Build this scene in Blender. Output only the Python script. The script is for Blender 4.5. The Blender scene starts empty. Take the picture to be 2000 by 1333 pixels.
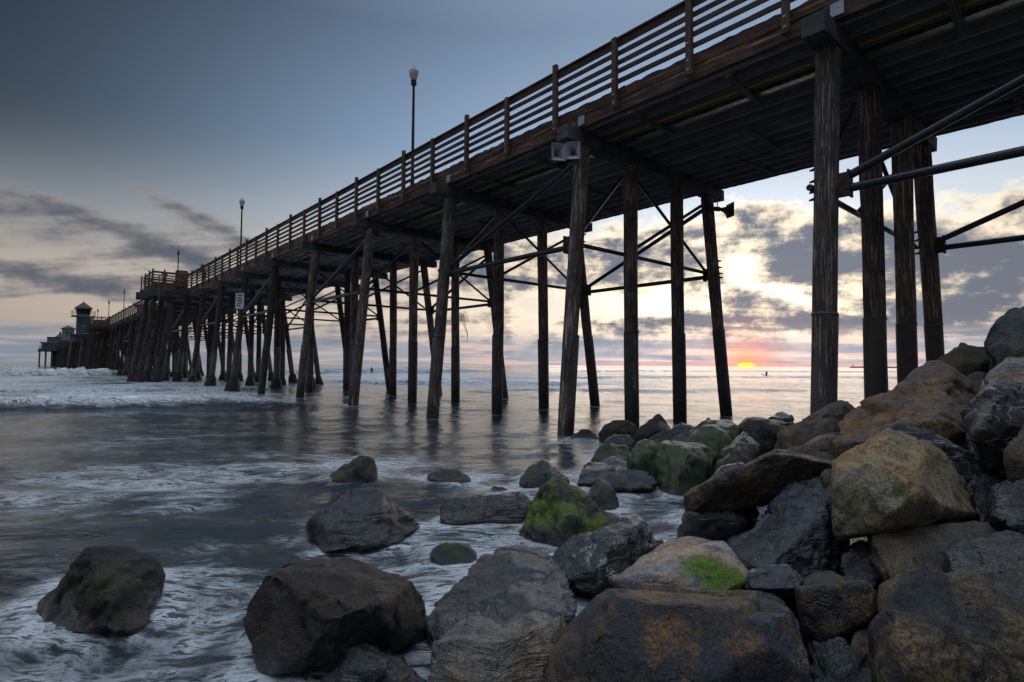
import bpy, bmesh, math, random
import numpy as np
from mathutils import Matrix, Vector, kdtree
random.seed(7)
RNG = np.random.default_rng(11)
scene = bpy.context.scene
COL = scene.collection

# ------------------------------------------------------------------ camera
EYE = 1.77
FPX, PITCH, ROLL = 1072.9, 0.0438, 0.0062
cam_d = bpy.data.cameras.new('camera')
cam_d.sensor_fit = 'HORIZONTAL'
cam_d.sensor_width = 36.0
cam_d.lens = FPX / 2000 * 36
cam_d.clip_start = 0.05
cam_d.clip_end = 60000
cam = bpy.data.objects.new('camera', cam_d)
COL.objects.link(cam)
cam.matrix_world = (Matrix.Translation((0, 0, EYE)) @ Matrix.Rotation(math.pi/2 + PITCH, 4, 'X')
                    @ Matrix.Rotation(ROLL, 4, 'Z'))
scene.camera = cam
scene.view_settings.view_transform = 'Standard'
scene.view_settings.look = 'None'
scene.view_settings.gamma = 1.0
scene.view_settings.exposure = 1.32
scene.view_settings.use_curve_mapping = False
scene.cycles.use_denoising = True
scene.cycles.use_adaptive_sampling = True
scene.cycles.adaptive_threshold = 0.02
scene.cycles.use_light_tree = False
scene.cycles.max_bounces = 4
scene.cycles.diffuse_bounces = 3
scene.cycles.glossy_bounces = 2
scene.cycles.caustics_reflective = True
scene.cycles.blur_glossy = 1.0
scene.cycles.caustics_refractive = False
scene.cycles.sample_clamp_indirect = 4.0

# ------------------------------------------------------------------ node helper
class NT:
    def __init__(self, tree):
        self.t = tree; self.n = tree.nodes; self.l = tree.links
        self.n.clear()
    def node(self, typ, **kw):
        nd = self.n.new(typ)
        for k, v in kw.items():
            if k == 'i':
                for kk, vv in v.items():
                    if isinstance(vv, bpy.types.NodeSocket): self.l.new(vv, nd.inputs[kk])
                    else: nd.inputs[kk].default_value = vv
            else: setattr(nd, k, v)
        return nd
    def m(self, op, a, b=None, c=None, clamp=False):
        nd = self.n.new('ShaderNodeMath'); nd.operation = op; nd.use_clamp = clamp
        for i, v in enumerate((a, b, c)):
            if v is None: continue
            if isinstance(v, (int, float)): nd.inputs[i].default_value = v
            else: self.l.new(v, nd.inputs[i])
        return nd.outputs[0]
    def vm(self, op, a, b=None, out=0):
        nd = self.n.new('ShaderNodeVectorMath'); nd.operation = op
        for i, v in enumerate((a, b)):
            if v is None: continue
            if isinstance(v, (tuple, list, Vector)): nd.inputs[i].default_value = v
            elif isinstance(v, (int, float)): nd.inputs['Scale'].default_value = v
            else: self.l.new(v, nd.inputs[i])
        return nd.outputs[out]
    def ss(self, x, lo, hi, a=0.0, b=1.0):
        nd = self.n.new('ShaderNodeMapRange'); nd.interpolation_type = 'SMOOTHSTEP'
        self.l.new(x, nd.inputs[0])
        for i, v in ((1, lo), (2, hi), (3, a), (4, b)): nd.inputs[i].default_value = v
        return nd.outputs[0]
    def mix(self, fac, a, b, mode='MIX'):
        nd = self.n.new('ShaderNodeMix'); nd.data_type = 'RGBA'; nd.blend_type = mode
        for i, v in ((0, fac), (6, a), (7, b)):
            if isinstance(v, (int, float)): nd.inputs[i].default_value = v
            elif isinstance(v, (tuple, list)): nd.inputs[i].default_value = (*v[:3], 1)
            else: self.l.new(v, nd.inputs[i])
        return nd.outputs[2]
    def noise(self, vec, scale, detail=4, rough=0.55, dist=0.0, out=0, dim='3D'):
        nd = self.n.new('ShaderNodeTexNoise'); nd.noise_dimensions = dim
        self.l.new(vec, nd.inputs['Vector'])
        nd.inputs['Scale'].default_value = scale; nd.inputs['Detail'].default_value = detail
        nd.inputs['Roughness'].default_value = rough; nd.inputs['Distortion'].default_value = dist
        return nd.outputs[out]
    def ramp(self, fac, stops, interp='LINEAR'):
        nd = self.n.new('ShaderNodeValToRGB'); cr = nd.color_ramp; cr.interpolation = interp
        while len(cr.elements) < len(stops): cr.elements.new(0.5)
        for e, (p, c) in zip(cr.elements, stops):
            e.position = p; e.color = (*c[:3], 1)
        self.l.new(fac, nd.inputs[0])
        return nd.outputs[0]
    def comb(self, x, y, z):
        nd = self.n.new('ShaderNodeCombineXYZ')
        for i, v in enumerate((x, y, z)):
            if isinstance(v, (int, float)): nd.inputs[i].default_value = v
            else: self.l.new(v, nd.inputs[i])
        return nd.outputs[0]
    def sep(self, v):
        nd = self.n.new('ShaderNodeSeparateXYZ'); self.l.new(v, nd.inputs[0]); return nd.outputs

# ------------------------------------------------------------------ sky and sun
SUN_AZ, SUN_EL = math.atan(457/FPX), math.radians(0.25)
sun_dir = Vector((math.sin(SUN_AZ)*math.cos(SUN_EL), math.cos(SUN_AZ)*math.cos(SUN_EL), math.sin(SUN_EL)))
world = bpy.data.worlds.new('World'); scene.world = world; world.use_nodes = True
world.cycles.sampling_method = 'MANUAL'; world.cycles.sample_map_resolution = 512
w = NT(world.node_tree)
tc = w.node('ShaderNodeTexCoord'); D_ = w.vm('NORMALIZE', tc.outputs['Generated'])
sx, sy, sz = w.sep(D_)
az = w.m('ARCTAN2', sx, sy)
el = w.m('MAXIMUM', w.m('ARCSINE', sz), 0.0)
sdot = w.vm('DOT_PRODUCT', D_, tuple(sun_dir), out=1)
ang = w.m('ARCCOSINE', w.m('MINIMUM', w.m('MAXIMUM', sdot, -1.0), 1.0))
daz = w.m('ABSOLUTE', w.m('SUBTRACT', az, SUN_AZ))
# cloud banks (+) and breaks (-): azimuth, elevation, half widths, strength, tilt
BLOBS = [(-0.55, 0.238, 0.13, 0.016, 0.24, 0.40), (-0.58, 0.178, 0.17, 0.016, 0.20, 0.32), (-0.80, 0.205, 0.07, 0.025, 0.12, 0.1),
         (-0.70, 0.115, 0.22, 0.014, 0.13, 0.22), (-0.75, 0.085, 0.25, 0.030, -0.10, 0.1), (-0.80, 0.36, 0.18, 0.05, -0.15, 0.0),
         (0.485, 0.165, 0.050, 0.030, 0.22, 0.0), (0.415, 0.245, 0.06, 0.035, 0.15, 0.0), (0.42, 0.080, 0.14, 0.030, 0.14, 0.0),
         (0.70, 0.13, 0.18, 0.09, 0.14, 0.0), (0.40, 0.180, 0.03, 0.050, -0.12, 0.2), (0.47, 0.115, 0.07, 0.013, -0.20, 0.35),
         (0.14, 0.105, 0.14, 0.025, -0.18, 0.0), (0.70, 0.36, 0.22, 0.07, -0.25, 0.0), (0.10, 0.20, 0.30, 0.05, 0.08, 0.0)]
# clear sky by height above the horizon; overhead raised to light rocks and foam
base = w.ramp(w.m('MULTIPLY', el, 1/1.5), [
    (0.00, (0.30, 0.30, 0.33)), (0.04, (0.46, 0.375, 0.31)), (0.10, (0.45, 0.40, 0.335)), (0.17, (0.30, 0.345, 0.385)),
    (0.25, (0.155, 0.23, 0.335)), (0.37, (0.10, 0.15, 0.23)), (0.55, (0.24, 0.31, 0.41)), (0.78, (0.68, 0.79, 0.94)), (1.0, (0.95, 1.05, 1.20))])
# darkest a quarter turn from the sun, lighter again opposite it
fall = w.m('ADD', w.ss(ang, 0.40, 1.30, 1.12, 0.10), w.ss(ang, 1.30, 2.3, 0.0, 0.20))
fall_h = w.ss(ang, 0.40, 1.30, 1.10, 0.66)
lowf = w.ss(el, 0.10, 0.36)
fall = w.m('MULTIPLY_ADD', lowf, w.m('SUBTRACT', fall, fall_h), fall_h)
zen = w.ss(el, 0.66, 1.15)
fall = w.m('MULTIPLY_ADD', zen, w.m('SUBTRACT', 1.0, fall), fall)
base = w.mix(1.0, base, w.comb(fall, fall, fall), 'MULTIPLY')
g1 = w.m('EXPONENT', w.m('MULTIPLY', ang, -4.4))
base = w.mix(1.0, base, w.mix(1.0, w.comb(g1, g1, g1), (0.54, 0.57, 0.57), 'MULTIPLY'), 'ADD')
nish = w.node('ShaderNodeTexSky', sky_type='NISHITA', sun_disc=False, sun_elevation=math.radians(1.0),
              sun_rotation=SUN_AZ, altitude=0, air_density=1.0, dust_density=1.0, ozone_density=1.5)
base = w.mix(1.0, base, w.mix(1.0, nish.outputs[0], (0.02, 0.02, 0.02), 'MULTIPLY'), 'ADD')
# clouds: a layer seen in perspective plus heaps nearer the sun
pz = w.m('ADD', el, 0.12)
pl = w.comb(w.m('DIVIDE', sx, pz), w.m('DIVIDE', sy, pz), 0.0)
mp = w.node('ShaderNodeMapping', i={'Vector': pl, 'Rotation': (0, 0, 0.35), 'Scale': (0.30, 0.95, 1.0), 'Location': (3.1, 1.7, 0)})
n1 = w.noise(mp.outputs[0], 1.7, 4, 0.60, 0.0, dim='2D')
ae = w.comb(az, w.m('MULTIPLY', el, 1.7), 0.37)
n2 = w.noise(ae, 12.0, 6, 0.66, 0.0, dim='2D')
far = w.ss(daz, 0.20, 0.95)
n = w.m('MULTIPLY_ADD', w.m('MULTIPLY_ADD', far, 0.28, 0.42), w.m('SUBTRACT', n1, n2), n2)
def blob(a0, e0, ra, re, amp, tilt=0.0):
    da = w.m('SUBTRACT', az, a0)
    de = w.m('MULTIPLY_ADD', da, tilt, w.m('SUBTRACT', el, e0))
    q = w.m('MULTIPLY_ADD', w.m('MULTIPLY', da, da), -1/ra**2, w.m('MULTIPLY', w.m('MULTIPLY', de, de), -1/re**2))
    return w.m('EXPONENT', q), amp
cover = w.m('MULTIPLY_ADD', far, -0.085, w.ss(el, 0.19, 0.36, 0.10, -0.42))
for bb in BLOBS:
    e_, am_ = blob(*bb)
    cover = w.m('MULTIPLY_ADD', e_, am_, cover)
dens = w.m('ADD', n, cover)
cm = w.ss(dens, 0.43, 0.62)
core = w.ss(w.m('MULTIPLY_ADD', w.noise(ae, 31.0, 3, 0.6, dim='2D'), 0.22, dens), 0.58, 0.84)
lit = w.mix(far, (1.05, 0.84, 0.56), (0.20, 0.185, 0.18))
dark = w.mix(far, (0.095, 0.112, 0.145), (0.068, 0.080, 0.100))
ccol = w.mix(core, lit, dark)
skyc = w.mix(w.m('MULTIPLY', cm, 0.95), base, ccol)
# grey bank lying on the horizon and the pink line beneath it
bn = w.noise(w.comb(w.m('MULTIPLY', az, 3.0), w.m('MULTIPLY', el, 55.0), 0.0), 1.4, 3, 0.5, dim='2D')
bank = w.m('MULTIPLY', w.ss(el, 0.028, 0.075, 1.0, 0.0), 0.85)
bankc = w.mix(w.ss(bn, 0.46, 0.66), w.mix(far, (0.275, 0.28, 0.325), (0.16, 0.195, 0.23)), w.mix(far, (0.62, 0.45, 0.38), (0.30, 0.27, 0.27)))
skyc = w.mix(bank, skyc, bankc)
line = w.m('MULTIPLY', w.ss(el, 0.0025, 0.008, 1.0, 0.0), w.ss(daz, 0.06, 0.55, 0.75, 0.0))
skyc = w.mix(line, skyc, (0.66, 0.30, 0.26))
# the sun itself, half sunk behind the bank
halo = w.m('MULTIPLY', w.m('EXPONENT', w.m('MULTIPLY', ang, -42.0)), 1.0)
skyc = w.mix(halo, skyc, (1.3, 0.30, 0.08))
fa = w.m('MULTIPLY', daz, 0.34)
de_ = w.m('SUBTRACT', w.m('ARCSINE', sz), 0.0020)
disc = w.ss(w.m('SQRT', w.m('ADD', w.m('POWER', fa, 2.0), w.m('POWER', de_, 2.0))), 0.0010, 0.0072, 1.0, 0.0)
skyc = w.mix(w.m('POWER', disc, 2.0), skyc, (4.5, 1.25, 0.03))
skyc = w.mix(w.ss(sz, -0.01, -0.002, 1.0, 0.0), skyc, (0.10, 0.12, 0.14))
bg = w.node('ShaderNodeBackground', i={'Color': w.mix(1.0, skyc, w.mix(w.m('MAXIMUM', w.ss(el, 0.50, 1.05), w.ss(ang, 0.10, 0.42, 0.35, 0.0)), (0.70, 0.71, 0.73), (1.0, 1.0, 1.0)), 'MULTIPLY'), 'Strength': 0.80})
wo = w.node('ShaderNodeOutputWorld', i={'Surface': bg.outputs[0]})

sl = bpy.data.lights.new('sun', 'SUN'); sl.energy = 0.10; sl.angle = math.radians(40.0); sl.color = (1.0, 0.80, 0.62)
so = bpy.data.objects.new('sun', sl); COL.objects.link(so)
lamp_dir = Vector((math.sin(SUN_AZ), math.cos(SUN_AZ), math.tan(math.radians(2.5)))).normalized()
so.rotation_euler = lamp_dir.to_track_quat('Z', 'Y').to_euler()
so.location = (60, 140, 30)

# ------------------------------------------------------------------ helpers
def tag(o, label=None, cat=None, group=None, kind=None):
    if label: o['label'] = label
    if cat: o['category'] = cat
    if group: o['group'] = group
    if kind: o['kind'] = kind
    return o
def link(o, parent=None):
    COL.objects.link(o)
    if parent is not None: o.parent = parent
    return o
def empty(name, loc=(0, 0, 0), rz=0.0):
    o = bpy.data.objects.new(name, None); o.empty_display_size = 0.3
    o.location = loc; o.rotation_euler = (0, 0, rz); COL.objects.link(o); return o
def inst(name, me, parent=None, mat=None):
    o = bpy.data.objects.new(name, me); link(o, parent)
    if mat is not None: o.matrix_basis = mat
    return o
class MB:
    """collects shapes into one mesh"""
    def __init__(s): s.v = []; s.f = []; s.sm = []
    def add(s, v, f, smooth=False):
        b = len(s.v); s.v += [tuple(p) for p in v]; s.f += [tuple(i+b for i in q) for q in f]; s.sm += [smooth]*len(f)
        return s
    def box(s, lo, hi, jit=0.0):
        x0, y0, z0 = lo; x1, y1, z1 = hi
        v = [(x0,y0,z0),(x1,y0,z0),(x1,y1,z0),(x0,y1,z0),(x0,y0,z1),(x1,y0,z1),(x1,y1,z1),(x0,y1,z1)]
        if jit: v = [tuple(c + random.uniform(-jit, jit) for c in p) for p in v]
        return s.add(v, [(0,3,2,1),(4,5,6,7),(0,1,5,4),(1,2,6,5),(2,3,7,6),(3,0,4,7)])
    def tube(s, a, b, ra, rb=None, n=10, caps=True):
        rb = ra if rb is None else rb
        a = Vector(a); b = Vector(b); ax = (b-a).normalized()
        u = ax.orthogonal().normalized(); q = ax.cross(u)
        v = []
        for c, r in ((a, ra), (b, rb)):
            for k in range(n):
                t = 2*math.pi*k/n; v.append(c + u*(r*math.cos(t)) + q*(r*math.sin(t)))
        f = [(k, (k+1) % n, n+(k+1) % n, n+k) for k in range(n)]
        s.add(v, f, True)
        if caps:
            s.add(v[:n], [tuple(range(n))[::-1]]); s.add(v[n:], [tuple(range(n))])
        return s
    def lathe(s, prof, n=16, c=(0, 0, 0)):
        v = []; f = []
        for r, z in prof:
            for k in range(n):
                t = 2*math.pi*k/n; v.append((c[0]+r*math.cos(t), c[1]+r*math.sin(t), c[2]+z))
        for i in range(len(prof)-1):
            for k in range(n):
                f.append((i*n+k, i*n+(k+1) % n, (i+1)*n+(k+1) % n, (i+1)*n+k))
        s.add(v, f, True); return s
    def mesh(s, name, mat=None):
        me = bpy.data.meshes.new(name); me.from_pydata(s.v, [], s.f)
        me.polygons.foreach_set('use_smooth', s.sm)
        if mat: me.materials.append(mat)
        me.update(); return me
    def build(s, name, mat=None, parent=None, M=None):
        return inst(name, s.mesh(name, mat), parent, M)

_P = RNG.permutation(512).astype(np.int64); _P = np.concatenate([_P, _P, _P])
_G = RNG.uniform(-1, 1, 2048)
def vnoise(p):
    i = np.floor(p).astype(np.int64); f = p - i; f = f*f*f*(f*(f*6-15)+10); i &= 511
    def h(a, b, c): return _G[_P[_P[_P[(i[:,0]+a) & 511] + ((i[:,1]+b) & 511)] + ((i[:,2]+c) & 511)]]
    x, y, z = f[:,0], f[:,1], f[:,2]
    def L(a, b, t): return a + (b-a)*t
    return L(L(L(h(0,0,0),h(1,0,0),x), L(h(0,1,0),h(1,1,0),x), y), L(L(h(0,0,1),h(1,0,1),x), L(h(0,1,1),h(1,1,1),x), y), z)
def fbm(p, oct=4, gain=0.5):
    a = 1.0; r = np.zeros(len(p)); q = p.copy()
    for k in range(oct):
        r += a*vnoise(q); q = q*2.03 + 17.7; a *= gain
    return r

# a point seen at (px, py) of a 2000 x 1333 frame, at forward distance y (metres), or at height z
_c, _s = math.cos(ROLL), math.sin(ROLL)
def ray(px, py):
    a, b = px-1000, py-666.5
    x, y = (a*_c + b*_s)/FPX, -(-a*_s + b*_c)/FPX
    return Vector((x, math.cos(PITCH) - y*math.sin(PITCH), math.sin(PITCH) + y*math.cos(PITCH)))
def at(px, py, Y):
    r = ray(px, py); return r*(Y/r.y) + Vector((0, 0, EYE))
def atz(px, py, z=0.0):
    r = ray(px, py); return r*((z-EYE)/r.z) + Vector((0, 0, EYE))

# ------------------------------------------------------------------ materials
def newmat(name):
    m = bpy.data.materials.new(name); m.use_nodes = True
    return m, NT(m.node_tree)
def finish(t, col, rough, bump=None, bstr=0.4, bdist=0.02, metal=0.0, spec=0.5):
    b = t.node('ShaderNodeBsdfPrincipled')
    for k, v in (('Base Color', col), ('Roughness', rough), ('Metallic', metal), ('Specular IOR Level', spec)):
        if isinstance(v, bpy.types.NodeSocket): t.l.new(v, b.inputs[k])
        elif isinstance(v, (tuple, list)): b.inputs[k].default_value = (*v[:3], 1)
        else: b.inputs[k].default_value = v
    if bump is not None:
        bm_ = t.node('ShaderNodeBump', i={'Height': bump, 'Strength': bstr, 'Distance': bdist})
        t.l.new(bm_.outputs[0], b.inputs['Normal'])
    t.node('ShaderNodeOutputMaterial', i={'Surface': b.outputs[0]})
    return b
def objvec(t, rand=True):
    tc = t.node('ShaderNodeTexCoord'); v = tc.outputs['Object']
    if rand:
        oi = t.node('ShaderNodeObjectInfo')
        r = t.m('MULTIPLY', oi.outputs['Random'], 53.0)
        v = t.vm('ADD', v, t.comb(r, t.m('MULTIPLY', r, 1.7), t.m('MULTIPLY', r, 0.6)))
        return v, oi.outputs['Random']
    return v, None
def wood(name, c0, c1, c2, axis=2, fine=22.0, rough=0.8, bstr=0.7, amt=(0.46, 0.66), bd=0.02, tide=False):
    m, t = newmat(name); v, r = objvec(t)
    sc = [fine]*3; sc[axis] = fine*0.055
    mp = t.node('ShaderNodeMapping', i={'Vector': v, 'Scale': tuple(sc)})
    g = t.noise(mp.outputs[0], 1.0, 6, 0.62, 0.4)
    big = t.noise(v, 1.6, 4, 0.6)
    col = t.mix(t.ss(big, 0.35, 0.65), c0, c1)
    stk = t.m('MULTIPLY', t.ss(g, *amt), t.ss(big, 0.34, 0.58, 0.25, 1.0))
    col = t.mix(stk, col, c2)
    col = t.mix(t.ss(g, 0.30, 0.42, 0.75, 0.0), col, (0.008, 0.007, 0.007))
    col = t.mix(1.0, col, t.mix(r, (0.72, 0.72, 0.72), (1.15, 1.12, 1.1)), 'MULTIPLY')
    if tide:
        geo = t.node('ShaderNodeNewGeometry'); _, _, z_ = t.sep(geo.outputs['Position'])
        tz = t.ss(t.m('MULTIPLY_ADD', big, 0.9, z_), 0.75, 1.5, 1.0, 0.0)
        col = t.mix(t.m('MULTIPLY', tz, 0.85), col, t.mix(t.ss(t.noise(v, 24, 4), 0.45, 0.62), (0.010, 0.010, 0.010), (0.035, 0.038, 0.022)))
    finish(t, col, rough, g, bstr, bd, spec=0.35)
    return m
def plain(name, c0, c1, scale=6.0, rough=0.6, metal=0.0, bstr=0.25, spec=0.4):
    m, t = newmat(name); v, r = objvec(t)
    n_ = t.noise(v, scale, 6, 0.65)
    finish(t, t.mix(t.ss(n_, 0.32, 0.68), c0, c1), rough, n_, bstr, 0.01, metal, spec)
    return m
M = {}
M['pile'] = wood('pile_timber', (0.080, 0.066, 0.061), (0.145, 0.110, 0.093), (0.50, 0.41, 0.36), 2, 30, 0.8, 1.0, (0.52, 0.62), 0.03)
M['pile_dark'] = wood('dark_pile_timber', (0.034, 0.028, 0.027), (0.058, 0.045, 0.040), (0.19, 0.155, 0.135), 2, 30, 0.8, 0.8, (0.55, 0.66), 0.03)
M['jacket'] = wood('pile_jacket', (0.080, 0.073, 0.073), (0.115, 0.103, 0.10), (0.19, 0.17, 0.165), 2, 14, 0.55, 0.5, (0.6, 0.8), 0.02, True)
M['cap'] = wood('creosote_timber', (0.055, 0.057, 0.065), (0.12, 0.115, 0.118), (0.12, 0.12, 0.13), 0, 16, 0.75, 0.8, (0.55, 0.75))
M['stringer'] = wood('stringer_timber', (0.26, 0.25, 0.25), (0.34, 0.33, 0.33), (0.46, 0.44, 0.43), 1, 18, 0.8, 0.5, (0.55, 0.75))
M['plank'] = wood('deck_timber', (0.19, 0.18, 0.18), (0.26, 0.245, 0.24), (0.36, 0.34, 0.33), 0, 16, 0.8, 0.5, (0.55, 0.75))
M['fascia'] = wood('weathered_red_timber', (0.150, 0.080, 0.056), (0.070, 0.046, 0.040), (0.42, 0.27, 0.19), 1, 11, 0.8, 1.0, (0.53, 0.66), 0.05)
M['rail'] = wood('railing_timber', (0.095, 0.062, 0.046), (0.060, 0.043, 0.036), (0.20, 0.14, 0.10), 1, 20, 0.7, 0.4, (0.55, 0.75))
M['post'] = wood('post_timber', (0.155, 0.092, 0.058), (0.095, 0.066, 0.050), (0.30, 0.23, 0.17), 2, 18, 0.7, 0.4, (0.55, 0.75))
M['pipe'] = plain('brace_pipe_coating', (0.030, 0.034, 0.042), (0.055, 0.062, 0.075), 5, 0.32, 0.3)
M['rust'] = plain('rusty_steel', (0.045, 0.024, 0.018), (0.085, 0.055, 0.045), 14, 0.75, 0.2, 0.5)
M['steel'] = plain('galvanised_steel', (0.36, 0.40, 0.44), (0.52, 0.56, 0.60), 9, 0.45, 0.5)
M['yellow'] = plain('yellow_pipe_paint', (0.50, 0.34, 0.02), (0.38, 0.26, 0.03), 6, 0.5)
M['green'] = plain('green_pipe_paint', (0.08, 0.21, 0.14), (0.06, 0.15, 0.11), 6, 0.85, spec=0.1)
M['cable'] = plain('grey_cable', (0.16, 0.17, 0.19), (0.24, 0.25, 0.27), 9, 0.5)
M['hanger'] = wood('hanger_timber', (0.11, 0.10, 0.095), (0.16, 0.145, 0.135), (0.23, 0.21, 0.20), 0, 16, 0.8, 0.4)
M['mussel'] = plain('mussel_crust', (0.012, 0.012, 0.013), (0.035, 0.030, 0.028), 30, 0.6, 0.0, 1.0)
M['black'] = plain('black_iron', (0.014, 0.012, 0.014), (0.026, 0.022, 0.024), 9, 0.45)
M['horn'] = plain('horn_grey_plastic', (0.42, 0.45, 0.50), (0.33, 0.36, 0.41), 7, 0.5)
M['horn_dark'] = plain('horn_dark_plastic', (0.045, 0.045, 0.05), (0.065, 0.065, 0.07), 7, 0.5)
M['white'] = plain('white_sheet', (0.60, 0.62, 0.63), (0.48, 0.50, 0.52), 6, 0.6)
M['ink'] = plain('dark_lettering', (0.06, 0.06, 0.09), (0.09, 0.09, 0.12), 6, 0.6)
M['blue_wall'] = plain('blue_grey_siding', (0.085, 0.14, 0.19), (0.07, 0.12, 0.165), 3, 0.7)
M['pale_trim'] = plain('pale_trim', (0.25, 0.28, 0.31), (0.20, 0.23, 0.26), 3, 0.7)
M['roof'] = plain('grey_brown_shingle', (0.060, 0.053, 0.053), (0.095, 0.082, 0.078), 12, 0.8)
M['glass_dark'] = plain('dark_window_glass', (0.012, 0.014, 0.018), (0.02, 0.024, 0.03), 2, 0.12)
M['glass_warm'] = plain('window_blind', (0.42, 0.34, 0.26), (0.36, 0.30, 0.24), 3, 0.5)
M['teal'] = plain('teal_pipe', (0.05, 0.20, 0.22), (0.04, 0.15, 0.17), 6, 0.5)
def globe_mat():
    m, t = newmat('lamp_globe_glass'); v, r = objvec(t)
    n_ = t.noise(v, 30, 2)
    b = finish(t, t.mix(n_, (0.52, 0.49, 0.43), (0.62, 0.60, 0.55)), 0.35)
    b.inputs['Transmission Weight'].default_value = 0.35
    b.inputs['Subsurface Weight'].default_value = 0.0
    return m
M['globe'] = globe_mat()

# ------------------------------------------------------------------ rocks
def rock_mat(name, c0, c1, dark=(0.012, 0.012, 0.013), speck=0.35, rough=0.65, wet=0.0, lichen=0.0, lcol=(0.26, 0.14, 0.03),
             moss=0.0, mcol=(0.05, 0.095, 0.012), vein=0.0, crackle=0.5, spot=None, barn=0.0, bstr=0.7, strat=None):
    m, t = newmat(name)
    geo = t.node('ShaderNodeNewGeometry'); P = geo.outputs['Position']; px, py, pz_ = t.sep(P)
    nx, ny, nz = t.sep(geo.outputs['Normal'])
    v, r = objvec(t)
    big = t.noise(v, 2.2, 6, 0.6, 0.6); med = t.noise(v, 9.0, 6, 0.65, 0.3); fine = t.noise(v, 48.0, 5, 0.7)
    grain = t.noise(v, 95.0, 2, 0.6)
    col = t.mix(t.ss(big, 0.36, 0.62), c0, c1)
    col = t.mix(t.m('MULTIPLY', t.ss(med, 0.47, 0.64), 0.75), col, t.mix(0.6, c1, dark))
    col = t.mix(t.m('MULTIPLY', t.ss(fine, 0.50, 0.62), speck), col, dark)
    bright = tuple(min(0.6, c*2.2+0.04) for c in c0)
    col = t.mix(t.m('MULTIPLY', t.ss(grain, 0.57, 0.70), 0.75), col, bright)
    col = t.mix(1.0, col, t.mix(t.ss(t.noise(v, 1.3, 3, 0.6), 0.36, 0.64), (1.28, 1.02, 0.78), (0.78, 0.95, 1.20)), 'MULTIPLY')
    hgt = t.m('ADD', t.m('MULTIPLY', med, 0.65), t.m('MULTIPLY', fine, 0.30))
    if strat:
        mp = t.node('ShaderNodeMapping', i={'Vector': v, 'Rotation': strat, 'Scale': (3.0, 3.0, 26.0)})
        sn = t.noise(mp.outputs[0], 1.0, 5, 0.6, 0.6)
        hgt = t.m('ADD', hgt, t.m('MULTIPLY', sn, 1.0))
        col = t.mix(t.m('MULTIPLY', t.ss(sn, 0.52, 0.68), 0.55), col, dark)
    if crackle:
        vo = t.node('ShaderNodeTexVoronoi', feature='DISTANCE_TO_EDGE', i={'Scale': 2.6})
        t.l.new(t.vm('ADD', v, t.vm('SCALE', t.noise(v, 3.0, 4, 0.6, out=1), None)), vo.inputs['Vector'])
        for nd in t.n:
            if nd.bl_idname == 'ShaderNodeVectorMath' and nd.operation == 'SCALE': nd.inputs['Scale'].default_value = 0.9
        ck = t.ss(vo.outputs['Distance'], 0.0, 0.025, 1.0, 0.0)
        ck = t.m('MULTIPLY', ck, t.ss(big, 0.42, 0.60))
        col = t.mix(t.m('MULTIPLY', ck, crackle), col, dark)
        hgt = t.m('SUBTRACT', hgt, t.m('MULTIPLY', ck, 0.35*crackle))
    if vein:
        mp = t.node('ShaderNodeMapping', i={'Vector': v, 'Rotation': (0.5, 0.9, 0.3), 'Scale': (1.1, 1.1, 5.0)})
        vn = t.noise(mp.outputs[0], 1.3, 3, 0.5, 1.2)
        col = t.mix(t.m('MULTIPLY', t.ss(t.m('ABSOLUTE', t.m('SUBTRACT', vn, 0.5)), 0.0, 0.022, 1.0, 0.0), vein), col, (0.42, 0.43, 0.44))
    if lichen:
        ln = t.noise(v, 4.5, 8, 0.72, 0.4)
        lm = t.m('MULTIPLY', t.ss(ln, 0.56-0.16*lichen, 0.66-0.10*lichen), t.ss(fine, 0.40, 0.58))
        col = t.mix(t.m('MULTIPLY', lm, 0.8), col, t.mix(grain, lcol, tuple(c*0.45 for c in lcol)))
    if moss:
        mn = t.noise(v, 3.0, 7, 0.68, 0.3)
        mm = t.m('MULTIPLY', t.ss(mn, 0.60-0.20*moss, 0.68-0.18*moss), t.ss(fine, 0.38, 0.52, 0.12, 1.0))
        col = t.mix(t.m('MULTIPLY', mm, 0.9), col, t.mix(t.ss(grain, 0.35, 0.65), tuple(c*0.4 for c in mcol), mcol))
    if barn:
        bn_ = t.m('MULTIPLY', t.ss(t.noise(v, 5.0, 4, 0.6), 0.52, 0.60), t.ss(t.noise(v, 70.0, 2), 0.48, 0.56))
        col = t.mix(t.m('MULTIPLY', bn_, barn), col, (0.45, 0.47, 0.42))
    if spot:
        for (c, rad, scol) in spot:
            d = t.vm('DISTANCE', P, tuple(c), out=1)
            d = t.m('ADD', d, t.m('MULTIPLY', t.m('SUBTRACT', med, 0.5), rad*1.6))
            sm_ = t.m('MULTIPLY', t.ss(d, rad*0.70, rad*0.98, 1.0, 0.0), t.ss(fine, 0.36, 0.46, 0.15, 1.0))
            col = t.mix(sm_, col, t.mix(t.ss(fine, 0.38, 0.66), tuple(k*0.28 for k in scol), scol))
            hgt = t.m('ADD', hgt, t.m('MULTIPLY', t.m('MULTIPLY', sm_, grain), 1.2))
    # the wet band above the water
    wl = t.ss(t.m('ADD', pz_, t.m('MULTIPLY', t.m('SUBTRACT', big, 0.5), 0.30)), 0.03, 0.22, 1.0, 0.0)
    wetf = t.m('MAXIMUM', wl, wet)
    col = t.mix(t.m('MULTIPLY', wl, 0.8), col, t.mix(1.0, col, (0.20, 0.22, 0.24), 'MULTIPLY'))
    rg = t.m('ADD', t.m('MULTIPLY', wetf, -(rough-0.20)), t.m('ADD', rough-0.08, t.m('MULTIPLY', fine, 0.16)))
    b_ = finish(t, col, rg, hgt, bstr, 0.065 if wet > 0.5 else 0.13, spec=0.45)
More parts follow.
